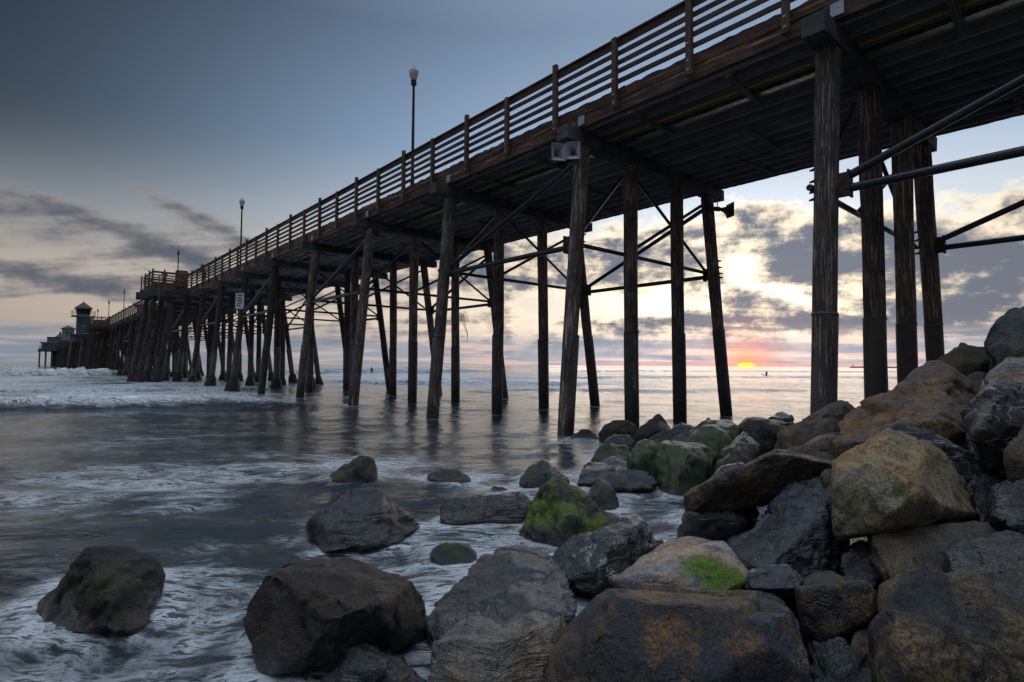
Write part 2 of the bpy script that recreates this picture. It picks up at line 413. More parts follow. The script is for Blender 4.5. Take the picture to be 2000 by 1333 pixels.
    t.l.new(t.m('MULTIPLY', wetf, 0.9), b_.inputs['Coat Weight']); b_.inputs['Coat Roughness'].default_value = 0.17; b_.inputs['Coat IOR'].default_value = 1.6
    t.l.new(b_.inputs['Normal'].links[0].from_socket, b_.inputs['Coat Normal'])
    return m
def rk(key, **kw): M[key] = rock_mat('rock_'+key, **kw)
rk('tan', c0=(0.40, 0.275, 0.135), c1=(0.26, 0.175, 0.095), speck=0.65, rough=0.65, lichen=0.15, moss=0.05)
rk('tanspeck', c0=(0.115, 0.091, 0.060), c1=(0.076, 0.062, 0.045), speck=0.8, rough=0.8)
rk('brown', c0=(0.230, 0.157, 0.098), c1=(0.128, 0.089, 0.061), speck=0.75, rough=0.7, lichen=0.4)
rk('umber', wet=0.12, c0=(0.034, 0.027, 0.023), c1=(0.024, 0.019, 0.017), speck=0.4, rough=0.48, crackle=0.3)
rk('olive', c0=(0.096, 0.077, 0.042), c1=(0.054, 0.046, 0.029), speck=0.5, rough=0.7, moss=0.5, mcol=(0.11, 0.10, 0.03))
rk('grey', c0=(0.116, 0.112, 0.106), c1=(0.071, 0.068, 0.066), speck=0.5, rough=0.7)
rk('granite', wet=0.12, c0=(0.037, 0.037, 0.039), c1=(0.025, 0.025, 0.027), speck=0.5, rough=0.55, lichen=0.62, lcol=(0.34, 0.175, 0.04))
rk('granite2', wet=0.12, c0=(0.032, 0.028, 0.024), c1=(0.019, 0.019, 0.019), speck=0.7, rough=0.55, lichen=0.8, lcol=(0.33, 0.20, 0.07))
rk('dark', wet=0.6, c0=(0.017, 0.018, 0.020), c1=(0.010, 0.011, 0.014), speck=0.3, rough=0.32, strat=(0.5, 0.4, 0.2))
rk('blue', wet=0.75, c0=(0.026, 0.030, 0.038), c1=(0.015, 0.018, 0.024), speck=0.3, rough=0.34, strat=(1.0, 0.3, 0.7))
rk('barn', wet=0.55, c0=(0.037, 0.042, 0.050), c1=(0.020, 0.023, 0.028), speck=0.3, rough=0.36, barn=0.9, strat=(0.9, 0.5, 0.2))
rk('vein', wet=0.4, c0=(0.036, 0.041, 0.050), c1=(0.017, 0.019, 0.025), speck=0.45, rough=0.55, vein=0.8)
rk('green', wet=0.35, c0=(0.045, 0.050, 0.039), c1=(0.025, 0.031, 0.022), speck=0.4, rough=0.38, moss=0.78, mcol=(0.075, 0.135, 0.02))
rk('greengrey', wet=0.35, c0=(0.054, 0.056, 0.051), c1=(0.034, 0.036, 0.031), speck=0.4, rough=0.34, moss=0.45, mcol=(0.05, 0.08, 0.02))
rk('mossdark', wet=0.1, c0=(0.018, 0.017, 0.012), c1=(0.010, 0.011, 0.008), speck=0.5, rough=0.7, moss=0.6, mcol=(0.065, 0.070, 0.018))
rk('mossbright', wet=0.1, c0=(0.051, 0.044, 0.032), c1=(0.031, 0.027, 0.022), speck=0.5, rough=0.6, moss=0.72, mcol=(0.20, 0.27, 0.015))
rk('wetslab', wet=0.9, c0=(0.036, 0.034, 0.033), c1=(0.018, 0.018, 0.020), speck=0.3, rough=0.26, strat=(0.25, 0.15, 0.3), bstr=0.7)
rk('paletan', wet=0.0, c0=(0.380, 0.328, 0.266), c1=(0.247, 0.214, 0.180), speck=0.5, rough=0.55, strat=(0.3, 0.5, 0.1),
   spot=[(at(1408, 1103, 3.42), 0.28, (0.17, 0.34, 0.010))])
rk('tanlayer', wet=0.5, c0=(0.289, 0.234, 0.170), c1=(0.162, 0.136, 0.111), speck=0.5, rough=0.42, strat=(0.2, 0.25, 0.5), bstr=0.8)
rk('mossedge', c0=(0.120, 0.104, 0.084), c1=(0.068, 0.060, 0.054), speck=0.6, rough=0.7, lichen=0.2, moss=0.3, mcol=(0.14, 0.15, 0.03))

ROCKS = []
def rock(label, D, thick, out, mat, ridge=(), lean=0.55, amp=1.0, deep=0.0, strat=0.0, back=0.82):
    ROCKS.append(dict(label=label, D=D, thick=thick, out=out, mat=mat, ridge=ridge, lean=lean, amp=amp, deep=deep, strat=strat, back=back))
def rock_points(r):
    """corner points of a rock: picture corners with their own distance, and a back side"""
    xs = [p[0] for p in r['out']]; ys = [p[1] for p in r['out']]
    y0, y1 = min(ys), max(ys); cx, cy = sum(xs)/len(xs), sum(ys)/len(ys)
    pts = []
    if r['D'] == 0:
        deps = [p[2] for p in r['out']]; mean = sum(deps)/len(deps)
        for p in r['out']: pts.append(at(*p))
        for p in r['out']:
            x = cx + (p[0]-cx)*0.80; y = cy + (p[1]-cy)*0.80 + (y1-y0)*0.05
            pts.append(at(x, y, max(mean, p[2]) + r['thick']*0.7))
    else:
        def dep(y): return r['D'] + r['lean']*r['thick']*(y1-y)/max(1, y1-y0)
        for p in r['out']: pts.append(at(p[0], p[1], dep(p[1])))
        for p in r['ridge']: pts.append(at(p[0], p[1], dep(p[1]) + 2.0*p[2]))
        b = r['back']
        for p in r['out']:
            x = cx + (p[0]-cx)*b; y = cy + (p[1]-cy)*b + (y1-y0)*0.04
            pts.append(at(x, y, dep(y) + r['thick']))
    if r['deep']:
        lo_, hi_ = min(q.z for q in pts), max(q.z for q in pts)
        lo = [p.copy() for p in pts if p.z < lo_ + 0.35*(hi_-lo_)]
        for p in lo: p.z -= r['deep']
        pts += lo
    return pts
# in the water, left
rock('dark mossy boulder alone in the water at the left edge of the shallows', 0, 0.75,
     [(60,1222,3.9),(84,1170,3.95),(130,1120,3.95),(172,1086,3.95),(205,1076,3.9),(262,1073,4.05),(300,1092,4.1),(322,1112,4.15),(320,1150,4.05),(300,1200,3.85),(282,1228,3.7),(215,1246,3.48),(130,1240,3.65),(198,1100,3.72),(212,1165,3.50)],
     'mossdark', deep=0.35)
rock('large flat-topped dark brown boulder standing in foamy water left of centre', 0, 0.85,
     [(474,1190,3.4),(478,1245,3.35),(500,1292,3.25),(560,1308,3.12),(690,1296,3.08),(790,1244,3.3),(824,1218,3.5),(828,1190,3.55),(800,1162,3.4),(745,1110,3.6),(680,1088,3.75),(600,1083,3.75),(560,1088,3.6),(520,1112,3.35),(528,1118,3.2),(612,1152,3.08),(690,1196,2.95),(742,1184,3.02),(600,1272,2.98)],
     'umber', deep=0.35)
rock('dark blue-black pyramid-shaped rock with a mossy right flank in the swirling water', 0, 0.95,
     [(606,1022,5.6),(610,1052,5.4),(622,1082,5.2),(640,1085,5.08),(700,1070,5.15),(735,1057,5.25),(800,1049,5.6),(822,1028,5.95),(790,1000,5.95),(762,970,5.85),(740,957,5.85),(700,957,5.9),(660,968,5.85),(625,1000,5.75),(748,995,5.45),(632,1030,5.25)],
     'dark', deep=0.4, strat=1.0)
rock('low long dark rock lying in water behind the mossy triangular rock', 6.1, 0.7,
     [(860,992),(870,982),(905,975),(930,978),(960,968),(1000,963),(1030,967),(1046,976),(1042,1002),(1010,1022),(930,1024),(870,1024),(860,1015)],
     'dark', [(1000,985,-0.08),(935,985,-0.05)], deep=0.3, strat=1.0)
rock('triangular brown rock with bright yellow-green moss, in water at the centre', 0, 0.95,
     [(1008,1040,5.75),(1040,1060,5.55),(1116,1064,5.3),(1190,1050,5.55),(1208,1027,5.9),(1190,1005,5.95),(1150,975,5.9),(1105,948,5.8),(1080,940,5.75),(1062,950,5.85),(1050,970,5.9),(1030,1005,5.85),(1100,975,5.5),(1108,1020,5.35)],
     'mossbright', deep=0.35)
rock('small pointed wet rock just behind the mossy triangular rock', 6.7, 0.45,
     [(1140,975),(1155,945),(1170,937),(1190,945),(1200,960),(1209,976),(1206,992),(1180,1003),(1150,994)], 'greengrey', [(1172,960,-0.08)], deep=0.3)
rock('pale wet pointed rock awash in foam, alone in front of the pier piles', 8.1, 0.7,
     [(1013,943),(1030,915),(1060,897),(1075,905),(1095,925),(1112,942),(1060,952)], 'greengrey', [(1063,925,-0.1)], deep=0.3)
rock('small dark green hump of rock in open water left of centre', 8.3, 0.6,
     [(643,933),(660,915),(690,900),(715,893),(728,895),(735,910),(738,924),(720,936),(660,940)], 'mossdark', [(700,912,-0.06)], deep=0.3)
rock('low dark rock barely breaking the surface in open water near the centre', 8.3, 0.5,
     [(833,931),(855,921),(885,917),(905,922),(921,934),(910,942),(860,942)], 'mossdark', deep=0.3)
rock('tiny dark rock top awash behind the low long dark rock', 7.7, 0.3,
     [(948,960),(965,950),(985,953),(994,961),(970,966)], 'mossdark', deep=0.25)
rock('rounded submerged rock with green top between the pyramid rock and the wet slab', 4.85, 0.45,
     [(838,1084),(855,1063),(880,1056),(910,1062),(937,1084),(925,1102),(860,1104)], 'green', deep=0.3)
rock('broad glistening wet slab sloping into the water at bottom centre', 0, 0.5,
     [(818,1225,3.75),(880,1168,4.0),(905,1130,4.25),(945,1098,4.45),(978,1072,4.6),(1040,1066,4.6),(1076,1086,4.4),(1102,1110,4.15),(1112,1150,3.8),(1100,1195,3.45),(1030,1225,3.3),(930,1262,3.25),(860,1260,3.4),(1000,1140,3.78)],
     'wetslab', deep=0.3, strat=1.4)
rock('small rounded grey stone sitting on the glistening wet slab', 3.62, 0.2,
     [(993,1163),(1005,1139),(1020,1130),(1038,1140),(1045,1157),(1030,1170),(1005,1172)], 'blue', deep=0.06)
rock('rugged blue-black rock with white barnacle patches above the wet slab', 0, 0.7,
     [(1062,1112,4.55),(1075,1090,4.65),(1110,1056,4.75),(1140,1047,4.75),(1165,1050,4.65),(1195,1028,4.55),(1220,1012,4.5),(1248,1008,4.5),(1260,1025,4.45),(1270,1045,4.5),(1286,1068,4.6),(1270,1095,4.4),(1230,1120,4.2),(1190,1150,4.05),(1150,1155,4.05),(1100,1145,4.2),(1070,1130,4.4),(1195,1060,4.15),(1165,1110,4.02)],
     'barn', deep=0.35, strat=0.8)
rock('pale tan slab with a vivid green moss patch on its right end', 0, 0.75,
     [(1192,1142,3.55),(1230,1106,3.8),(1290,1070,4.0),(1340,1053,4.1),(1385,1048,4.05),(1356,1090,3.62),(1342,1140,3.28),(1250,1168,3.25),(1420,1058,4.0),(1450,1090,3.75),(1464,1138,3.5),(1400,1165,3.2)],
     'paletan', deep=0.3, strat=0.8)
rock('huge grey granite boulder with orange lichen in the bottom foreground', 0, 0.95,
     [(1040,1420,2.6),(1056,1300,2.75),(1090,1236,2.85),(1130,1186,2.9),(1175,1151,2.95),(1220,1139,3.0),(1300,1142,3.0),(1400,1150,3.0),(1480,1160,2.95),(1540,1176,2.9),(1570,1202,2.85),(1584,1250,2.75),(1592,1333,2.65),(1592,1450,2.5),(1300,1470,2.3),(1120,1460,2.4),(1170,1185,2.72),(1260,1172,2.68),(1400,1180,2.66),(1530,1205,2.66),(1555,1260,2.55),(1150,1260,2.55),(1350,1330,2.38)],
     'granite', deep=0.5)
rock('tan layered rock with a flat lit top at the bottom edge, centre', 0, 0.7,
     [(846,1275,3.15),(900,1231,3.4),(960,1192,3.65),(1020,1186,3.7),(1090,1172,3.75),(1126,1182,3.65),(850,1285,3.0),(968,1302,2.82),(1005,1262,3.0),(1085,1240,3.1),(832,1340,3.0),(820,1420,2.75),(970,1430,2.65),(1050,1430,2.75),(1070,1333,2.95),(1120,1207,3.5)],
     'tanlayer', deep=0.4, strat=1.3)
rock('dark ragged rock at the bottom edge between the flat-topped boulder and the tan layered rock', 2.8, 0.6,
     [(590,1400),(612,1340),(645,1298),(680,1262),(705,1252),(760,1270),(800,1300),(832,1336),(840,1410)],
     'dark', [(700,1290,-0.08),(760,1310,-0.06)], deep=0.35, strat=1.0)
# heap to the right of the channel
rock('long dark whale-backed rock with a pale rim, overhanging the channel', 0, 0.8,
     [(1330,980,5.6),(1380,946,5.75),(1450,910,5.9),(1500,886,5.95),(1530,882,5.9),(1570,886,5.85),(1610,898,5.7),(1628,906,5.6),(1400,945,5.32),(1480,905,5.25),(1545,900,5.2),(1610,912,5.25),(1345,990,5.5),(1400,977,5.45),(1480,975,5.5),(1540,960,5.5),(1590,940,5.5),(1622,925,5.5)],
     'granite2', deep=0.1)
rock('wet wrinkled dark rock under the whale-backed rock, at the water', 0, 0.8,
     [(1324,1025,5.7),(1328,995,5.9),(1350,975,6.1),(1400,966,6.2),(1470,968,6.1),(1484,990,5.9),(1480,1015,5.6),(1440,1045,5.55),(1400,1054,5.5),(1326,1056,5.6),(1342,1015,5.48),(1440,1012,5.42)],
     'wetslab', deep=0.4, strat=1.2)
rock('steep blue-black slab with a wet sheen beside the big brown boulder', 0, 0.75,
     [(1418,1070,4.7),(1470,1025,4.95),(1520,976,5.15),(1560,946,5.25),(1600,936,5.2),(1628,930,5.1),(1600,985,4.68),(1560,1060,4.28),(1490,1100,4.12),(1442,1110,4.3),(1470,1138,4.2),(1560,1142,4.25),(1645,1110,4.5),(1655,1040,4.7),(1642,960,4.95)],
     'blue', deep=0.4, strat=1.0)
rock('big ochre-brown boulder with a shadowed cleft, prominent on the right', 0, 0.85,
     [(1621,960,4.55),(1626,905,4.75),(1650,880,4.85),(1700,850,4.8),(1735,840,4.7),(1770,850,4.75),(1845,885,4.9),(1872,912,4.95),(1902,962,4.85),(1920,1000,4.8),(1900,1018,4.6),(1800,1022,4.25),(1740,1026,4.08),(1690,1044,4.2),(1645,1040,4.35),(1628,1000,4.45),(1740,880,4.32),(1760,945,4.08),(1748,1005,4.0),(1650,930,4.38)],
     'tan')
rock('dark blue rock with white veins peeking over the big brown boulder', 4.95, 0.6,
     [(1732,842),(1755,826),(1790,838),(1860,868),(1922,890),(1934,905),(1905,970),(1850,975),(1760,920)], 'vein', [(1800,860,-0.1)], lean=0.6, deep=0.3)
rock('wide tan hump-backed boulder below the right-hand pier piles', 0, 1.3,
     [(1637,855,6.3),(1650,820,6.5),(1690,795,6.7),(1720,790,6.7),(1760,755,6.9),(1800,728,7.0),(1830,720,6.95),(1860,728,6.9),(1902,756,6.7),(1917,788,6.5),(1902,832,6.2),(1880,895,6.0),(1800,905,5.8),(1700,905,5.8),(1650,882,6.0),(1700,825,6.1),(1790,770,6.25),(1835,765,6.15),(1830,830,5.8),(1700,860,5.8)],
     'brown', deep=0.5)
rock('slanting boulder with a yellow-green top edge at the foot of the nearest pier pile', 0, 0.9,
     [(1514,866,7.7),(1560,830,8.1),(1610,798,8.3),(1648,784,8.3),(1673,800,8.2),(1662,832,7.8),(1640,862,7.5),(1600,880,7.3),(1540,884,7.3),(1545,852,7.4),(1640,800,7.7)],
     'mossedge', deep=0.5)
rock('flat dark block between the mossy dome and the slanting boulder', 9.0, 1.0,
     [(1441,830),(1455,815),(1480,820),(1560,828),(1562,842),(1520,868),(1480,872),(1455,858)], 'umber', [(1478,835,-0.15)], lean=0.5, deep=0.5)
rock('small mossy rock top out in the sea beyond the flat dark block', 17.0, 1.0,
     [(1500,817),(1520,806),(1535,807),(1552,817),(1525,822)], 'green', deep=0.4)
rock('broad green mossy dome rock among the shoreline rocks', 0, 1.1,
     [(1334,862,9.4),(1360,835,9.9),(1375,825,10.1),(1410,822,10.2),(1440,830,10.0),(1453,842,9.8),(1442,872,9.2),(1400,882,8.9),(1350,880,8.9),(1368,842,9.3),(1395,846,9.1)],
     'green', deep=0.5)
rock('low dark rock by the water left of the mossy dome', 10.6, 0.6, [(1306,840),(1330,826),(1352,832),(1345,845),(1320,848)], 'greengrey', deep=0.4)
rock('grey pointed rock leaning right of the green block', 0, 0.7,
     [(1396,904,7.9),(1420,870,8.3),(1450,848,8.5),(1462,843,8.5),(1480,860,8.3),(1489,880,8.1),(1470,900,7.8),(1420,924,7.5),(1400,920,7.6),(1450,866,7.85),(1425,905,7.5)],
     'greengrey', deep=0.5)
rock('large angular green-black block standing in the channel', 0, 0.9,
     [(1284,872,8.2),(1300,858,8.5),(1330,858,8.5),(1370,866,8.4),(1392,880,8.3),(1399,900,8.1),(1380,930,7.8),(1340,954,7.5),(1300,952,7.6),(1287,925,7.9),(1302,878,7.9),(1345,888,7.6),(1318,942,7.4)],
     'green', deep=0.4)
rock('dark green block tucked left of the angular green-black block', 8.3, 0.7,
     [(1226,898),(1240,870),(1260,860),(1285,862),(1292,890),(1290,930),(1260,926),(1230,916)], 'green', [(1262,885,-0.14)], lean=0.6, deep=0.4)
rock('flat green rock left of the dark green block', 9.6, 0.7, [(1153,897),(1170,872),(1200,868),(1230,875),(1230,898),(1180,904)], 'green', lean=0.7, deep=0.4)
rock('glistening flat wet slab in front of the flat green rock', 8.0, 0.8,
     [(1126,945),(1145,912),(1180,896),(1222,893),(1230,918),(1215,932),(1180,938)], 'wetslab', lean=1.2, deep=0.35, strat=1.2)
rock('low dark wet rock awash below the dark green block', 7.5, 0.5,
     [(1163,942),(1190,920),(1230,916),(1270,926),(1288,942),(1270,954),(1180,954)], 'dark', lean=1.0, deep=0.3)
rock('dark pointed rock at the foot of the second pile row', 11.4, 0.9,
     [(1238,856),(1255,828),(1285,811),(1300,822),(1313,842),(1300,860),(1260,866)], 'umber', [(1285,835,-0.14)], deep=0.4)
rock('small greenish wedge in front of the dark pointed rock', 10.4, 0.6, [(1260,866),(1290,842),(1305,836),(1322,852),(1324,868),(1290,874)], 'greengrey', deep=0.4)
rock('rounded dark double-humped rock in front of the pier pile', 12.3, 0.8,
     [(1166,850),(1180,830),(1200,822),(1230,824),(1249,836),(1247,852),(1200,860)], 'mossdark', [(1205,838,-0.1)], deep=0.4)
rock('black triangular rock beside the near pile of the second row', 13.0, 0.8,
     [(1108,858),(1135,838),(1150,840),(1174,857),(1160,867),(1120,867)], 'mossdark', deep=0.4)
rock('small wet rock between the double-humped rock and the green blocks', 11.0, 0.5, [(1178,864),(1200,850),(1228,848),(1242,862),(1215,870)], 'dark', deep=0.3)
rock('submerged stone at the base of the near pile of the second row', 12.2, 0.5, [(1086,872),(1100,862),(1118,866),(1124,876),(1100,880)], 'dark', deep=0.25)
rock('pale grey layered rock squeezed behind the mossy dome', 9.9, 0.7, [(1308,862),(1340,842),(1362,837),(1350,868),(1325,872)], 'grey', deep=0.4)
rock('dark blue rock with rusty spots under the tan hump-backed boulder', 6.2, 0.7,
     [(1563,878),(1590,855),(1615,848),(1640,850),(1650,872),(1642,895),(1590,895)], 'granite', [(1605,865,-0.1)], deep=0.4)
rock('low olive-brown rock behind the whale-backed rock', 5.95, 0.7,
     [(1513,892),(1540,870),(1590,867),(1625,880),(1643,896),(1628,915),(1560,915)], 'olive', deep=0.4)
rock('small grey stone wedged left of the big brown boulder', 4.9, 0.3, [(1603,934),(1612,916),(1630,913),(1636,930),(1622,945)], 'greengrey', deep=0.2)
rock('dark grey stone wedged below the whale-backed rock tail', 5.5, 0.5, [(1392,930),(1410,912),(1450,905),(1470,915),(1440,940),(1405,945)], 'dark', deep=0.4)
rock('black rounded boulder with a white streak at the right edge', 0, 0.8,
     [(1883,805,5.3),(1900,775,5.4),(1935,748,5.5),(1985,745,5.45),(2012,760,5.3),(2024,820,5.1),(2004,876,5.0),(1950,892,4.9),(1905,878,5.0),(1886,835,5.15),(1950,785,4.8),(1930,830,4.7)],
     'vein', deep=0.1)
rock('tall grey boulder topping the heap at the right edge', 6.6, 1.2,
     [(1929,664),(1940,640),(1965,610),(2000,590),(2060,575),(2110,640),(2090,705),(1992,698),(1960,696)],
     'grey', [(1985,640,-0.2),(1975,690,-0.15)], deep=0.2)
rock('olive-brown boulder right of the nearest pier piles', 7.6, 1.1,
     [(1833,722),(1850,690),(1875,672),(1910,675),(1937,686),(1932,725),(1890,750),(1850,748)], 'olive', [(1885,700,-0.15)], deep=0.5)
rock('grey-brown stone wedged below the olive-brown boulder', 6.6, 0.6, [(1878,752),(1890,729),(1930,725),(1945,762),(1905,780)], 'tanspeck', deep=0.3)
rock('smooth pale tan slab at the right edge under the tall grey boulder', 6.0, 0.9,
     [(1922,752),(1945,716),(1975,690),(2040,685),(2090,720),(2060,775),(1950,775)], 'paletan', [(1970,725,-0.08)], deep=0.3, strat=0.6)
rock('grey stone behind the pale tan slab, beside the olive-brown boulder', 7.1, 0.6, [(1930,730),(1938,688),(1956,680),(1972,700),(1960,735)], 'grey', deep=0.3)
rock('grey stone cut by the right frame edge below the black rounded boulder', 4.3, 0.5, [(1963,886),(1985,846),(2010,826),(2070,830),(2075,905),(1978,895)], 'tanspeck', deep=0.2)
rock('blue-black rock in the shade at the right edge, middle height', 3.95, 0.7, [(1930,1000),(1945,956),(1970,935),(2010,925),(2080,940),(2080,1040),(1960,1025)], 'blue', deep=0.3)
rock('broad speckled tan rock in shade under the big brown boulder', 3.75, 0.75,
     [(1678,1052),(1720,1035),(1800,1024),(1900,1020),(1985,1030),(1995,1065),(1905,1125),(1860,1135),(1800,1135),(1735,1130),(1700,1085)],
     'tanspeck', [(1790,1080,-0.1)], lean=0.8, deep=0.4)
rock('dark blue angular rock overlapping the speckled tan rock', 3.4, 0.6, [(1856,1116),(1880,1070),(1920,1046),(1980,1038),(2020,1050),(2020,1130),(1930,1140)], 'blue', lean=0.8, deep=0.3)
rock('long grey rounded rock behind the right foreground boulder', 3.0, 0.6, [(1862,1130),(1900,1110),(1960,1102),(2080,1096),(2080,1200),(1960,1205),(1905,1180)], 'grey', [(1950,1135,-0.08)], lean=0.7, deep=0.4)
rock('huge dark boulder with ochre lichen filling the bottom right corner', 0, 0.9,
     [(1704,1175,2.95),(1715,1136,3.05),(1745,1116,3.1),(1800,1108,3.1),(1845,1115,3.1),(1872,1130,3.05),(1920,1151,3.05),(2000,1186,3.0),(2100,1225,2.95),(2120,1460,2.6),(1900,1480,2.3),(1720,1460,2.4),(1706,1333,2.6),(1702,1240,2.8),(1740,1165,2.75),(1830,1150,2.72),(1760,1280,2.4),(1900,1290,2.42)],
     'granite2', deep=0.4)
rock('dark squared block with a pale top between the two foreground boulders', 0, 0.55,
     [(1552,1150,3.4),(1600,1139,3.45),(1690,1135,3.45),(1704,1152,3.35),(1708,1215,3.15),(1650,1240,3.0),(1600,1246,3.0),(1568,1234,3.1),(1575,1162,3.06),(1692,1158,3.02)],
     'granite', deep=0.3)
rock('small rounded grey rock beside the vivid moss patch', 3.35, 0.35, [(1460,1140),(1475,1113),(1510,1105),(1545,1112),(1567,1130),(1555,1150),(1470,1150)], 'blue', deep=0.3)
rock('thin brown slab behind the dark squared block', 3.35, 0.4, [(1560,1142),(1580,1124),(1640,1120),(1662,1134),(1640,1150)], 'olive', deep=0.3)
rock('low scaly grey rock at the bottom between the two foreground boulders', 2.6, 0.5,
     [(1584,1246),(1610,1254),(1690,1265),(1712,1292),(1720,1345),(1725,1420),(1600,1430),(1588,1333)], 'greengrey', [(1640,1285,-0.08)], lean=0.7, deep=0.3)
rock('fist-sized dark stone lying behind the low scaly grey rock', 2.9, 0.12, [(1622,1256),(1632,1244),(1648,1246),(1654,1258),(1636,1264)], 'blue', amp=0.6, deep=0.03)
rock('grey-brown wedge left of the bottom right corner boulder', 2.85, 0.3, [(1660,1275),(1680,1228),(1704,1220),(1716,1290),(1690,1300)], 'tanspeck', deep=0.2)
rock('reddish pebble-like stone behind the barnacled rock', 4.5, 0.25, [(1272,1075),(1280,1056),(1292,1052),(1302,1068),(1290,1082)], 'umber', deep=0.2)
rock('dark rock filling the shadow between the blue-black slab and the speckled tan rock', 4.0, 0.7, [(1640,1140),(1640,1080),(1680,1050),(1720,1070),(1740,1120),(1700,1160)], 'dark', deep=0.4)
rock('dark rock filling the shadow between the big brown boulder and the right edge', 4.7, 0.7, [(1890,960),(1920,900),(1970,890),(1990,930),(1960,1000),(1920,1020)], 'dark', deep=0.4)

temps = []
for i, r in enumerate(ROCKS):
    bm = bmesh.new()
    pts = rock_points(r)
    cen = sum(pts, Vector())/len(pts)
    base_z = min(p.z for p in pts)
    cen.z = base_z
    hull = [p - cen for p in pts]
    def rehull(bm_, vs):
        bm_.clear()
        for p in vs: bm_.verts.new(p)
        bmesh.ops.convex_hull(bm_, input=bm_.verts)
        lone = [v for v in bm_.verts if not v.link_faces]
        if lone: bmesh.ops.delete(bm_, geom=lone, context='VERTS')
    rehull(bm, hull)
    ext = max((p - q).length for p in hull for q in hull[:6])
    rr = random.Random(100+i)
    mid = sum((v.co for v in bm.verts), Vector())/len(bm.verts)
    fl = sorted([(f.calc_area(), f.normal.copy(), f.calc_center_median()) for f in bm.faces], key=lambda q: -q[0])
    planes = []
    while fl:
        n0 = fl[0][1]; grp = [q for q in fl if q[1].angle(n0, 9) < math.radians(27)]
        fl = [q for q in fl if q[1].angle(n0, 9) >= math.radians(27)]
        nv = sum((q[1]*q[0] for q in grp), Vector())
        if nv.length < 1e-6: continue
        nv.normalize(); wsum = sum(q[0] for q in grp)
        mean = sum((q[2]-mid).dot(nv)*q[0] for q in grp)/wsum
        sup = max((v.co-mid).dot(nv) for v in bm.verts)
        planes.append((nv, mean + 0.55*(sup-mean)))
    lim = ext*1.1
    rehull(bm, [mid+Vector((x, y, z_))*lim for x in (-1, 1) for y in (-1, 1) for z_ in (-1, 1)])
    for nv, d0 in planes:
        bmesh.ops.bisect_plane(bm, geom=bm.verts[:]+bm.edges[:]+bm.faces[:], plane_co=mid+nv*d0, plane_no=nv, clear_outer=True)
        rehull(bm, [v.co.copy() for v in bm.verts])
    hv = [p.z for p in hull]
    for k in range(5):   # flat chips knocked off corners and edges
        nv = Vector((rr.gauss(0, 1), rr.gauss(0, 1)-0.3, rr.gauss(0, 1)+0.2)).normalized()
        sup = max((v.co-mid).dot(nv) for v in bm.verts)
        co_ = mid + nv*(sup - ext*rr.uniform(0.008, 0.030))
        bmesh.ops.bisect_plane(bm, geom=bm.verts[:]+bm.edges[:]+bm.faces[:], plane_co=co_, plane_no=nv, clear_outer=True)
        rehull(bm, [v.co.copy() for v in bm.verts])
    bmesh.ops.triangulate(bm, faces=bm.faces)
    me = bpy.data.meshes.new('rock_hull'); bm.to_mesh(me); bm.free()
    o = bpy.data.objects.new('rock_hull', me); COL.objects.link(o)
    dim = np.ptp(np.array([v.co for v in me.vertices]), axis=0)
    size = float(np.sort(dim)[1:].mean())
    pxs = np.ptp(np.array([p[:2] for p in r['out']]), axis=0).mean()
    rm = o.modifiers.new('r', 'REMESH'); rm.mode = 'VOXEL'; rm.voxel_size = size/float(np.clip(pxs/3.3, 24, 112))
    sm = o.modifiers.new('s', 'SMOOTH'); sm.factor = 0.5; sm.iterations = 1
    temps.append((o, cen, size))
dg = bpy.context.evaluated_depsgraph_get()
WATER_PTS = []
